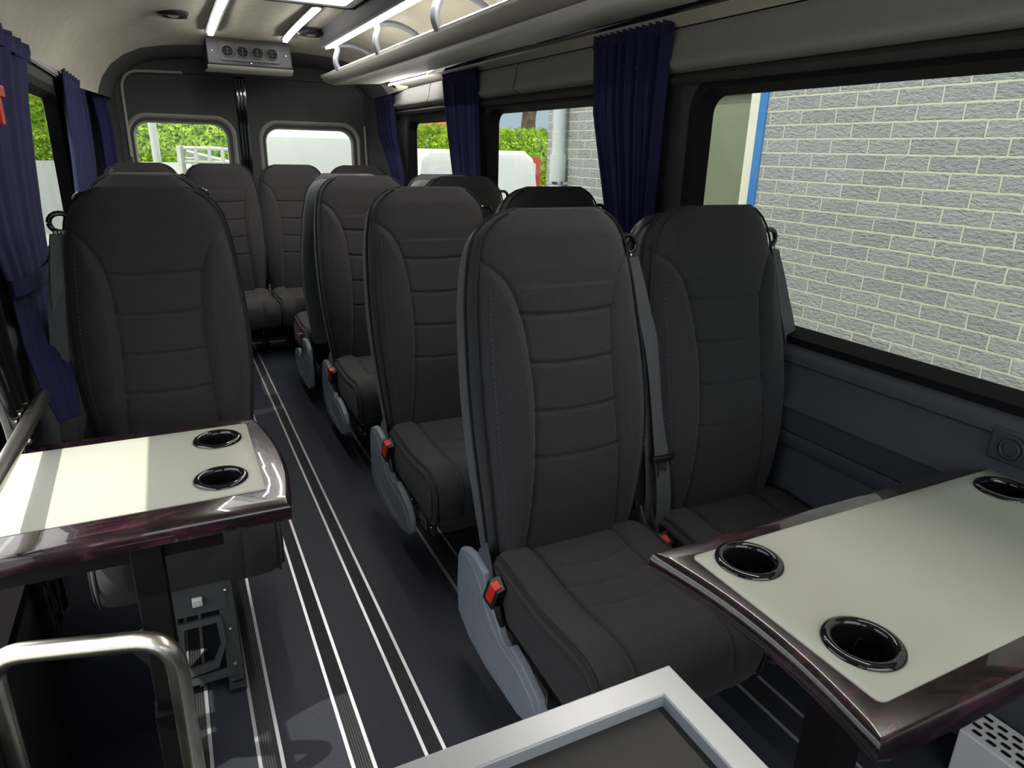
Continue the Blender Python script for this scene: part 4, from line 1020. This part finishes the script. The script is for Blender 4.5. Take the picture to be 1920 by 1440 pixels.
mb = MB(); mb.box((-.20, -.012, 1.1), (.02, .0, 1.65)); mb.build('white_face', M['white'], sg)
car = thing('blue_car', 'dark blue car roof just visible beside the brick corner', 'car', (7.0, 9.9, -.55))
mb = MB(); mb.prism([(-1.5, .3), (-1.5, .8), (-.9, .9), (-.5, 1.38), (.7, 1.38), (1.2, .9), (1.7, .8), (1.7, .3)], -.75, .75); mb.build('body', mat('blue_car_paint', (.03, .06, .16), .25), car, bevel=.08)
for y in (-.95, 1.05):
    w = MB(); w.tube([(-.78, y, .3), (-.55, y, .3)], .3, 20); w.build('wheel', M['rubber'], car)

# ------------------------------------------------------------------ light
w = bpy.data.worlds.new('W'); bpy.context.scene.world = w; w.use_nodes = True
nt = w.node_tree; N = nt.nodes; L = nt.links; bg = N['Background']
tc = N.new('ShaderNodeTexCoord'); sp = N.new('ShaderNodeSeparateXYZ'); L.new(tc.outputs['Generated'], sp.inputs[0])
r = N.new('ShaderNodeValToRGB'); e = r.color_ramp.elements; e[0].position = 0; e[0].color = (.25, .31, .38, 1); e[1].position = .5; e[1].color = (.92, .93, .92, 1); q_ = e.new(.12); q_.color = (.29, .36, .44, 1)
L.new(sp.outputs[2], r.inputs[0]); L.new(r.outputs[0], bg.inputs[0]); bg.inputs[1].default_value = 3.0
sun = bpy.data.lights.new('sun', 'SUN'); sun.energy = 4.2; sun.angle = math.radians(.6); sun.color = (1, .96, .86)
so = bpy.data.objects.new('sun', sun); C.objects.link(so)
so.rotation_euler = Vector((.6, .2, -1)).to_track_quat('-Z', 'Y').to_euler()

# ------------------------------------------------------------------ camera
f = 1273.0; cx, cy = 960, 720
Yv = Vector((297 - cx, -(266 - cy), -f)).normalized(); Zv = Vector((94, 3710, f)); Zv = (Zv - Yv * Zv.dot(Yv)).normalized(); Xv = Yv.cross(Zv)
R = Matrix((Xv, Yv, Zv)).to_4x4()
cam = bpy.data.cameras.new('cam'); cam.sensor_width = 36; cam.lens = f / 1920 * 36; cam.clip_start = .02; cam.clip_end = 300
co = bpy.data.objects.new('cam', cam); C.objects.link(co); co.matrix_world = Matrix.Translation((0, 0, 1.3)) @ R
S = bpy.context.scene; S.camera = co
S.view_settings.view_transform = 'Standard'; S.view_settings.look = 'None'; S.view_settings.exposure = .48; S.view_settings.gamma = 1; S.view_settings.use_curve_mapping = False
S.cycles.use_denoising = True; S.cycles.max_bounces = 8; S.cycles.transparent_max_bounces = 12; S.cycles.sample_clamp_indirect = 6; S.cycles.caustics_reflective = False; S.cycles.caustics_refractive = False
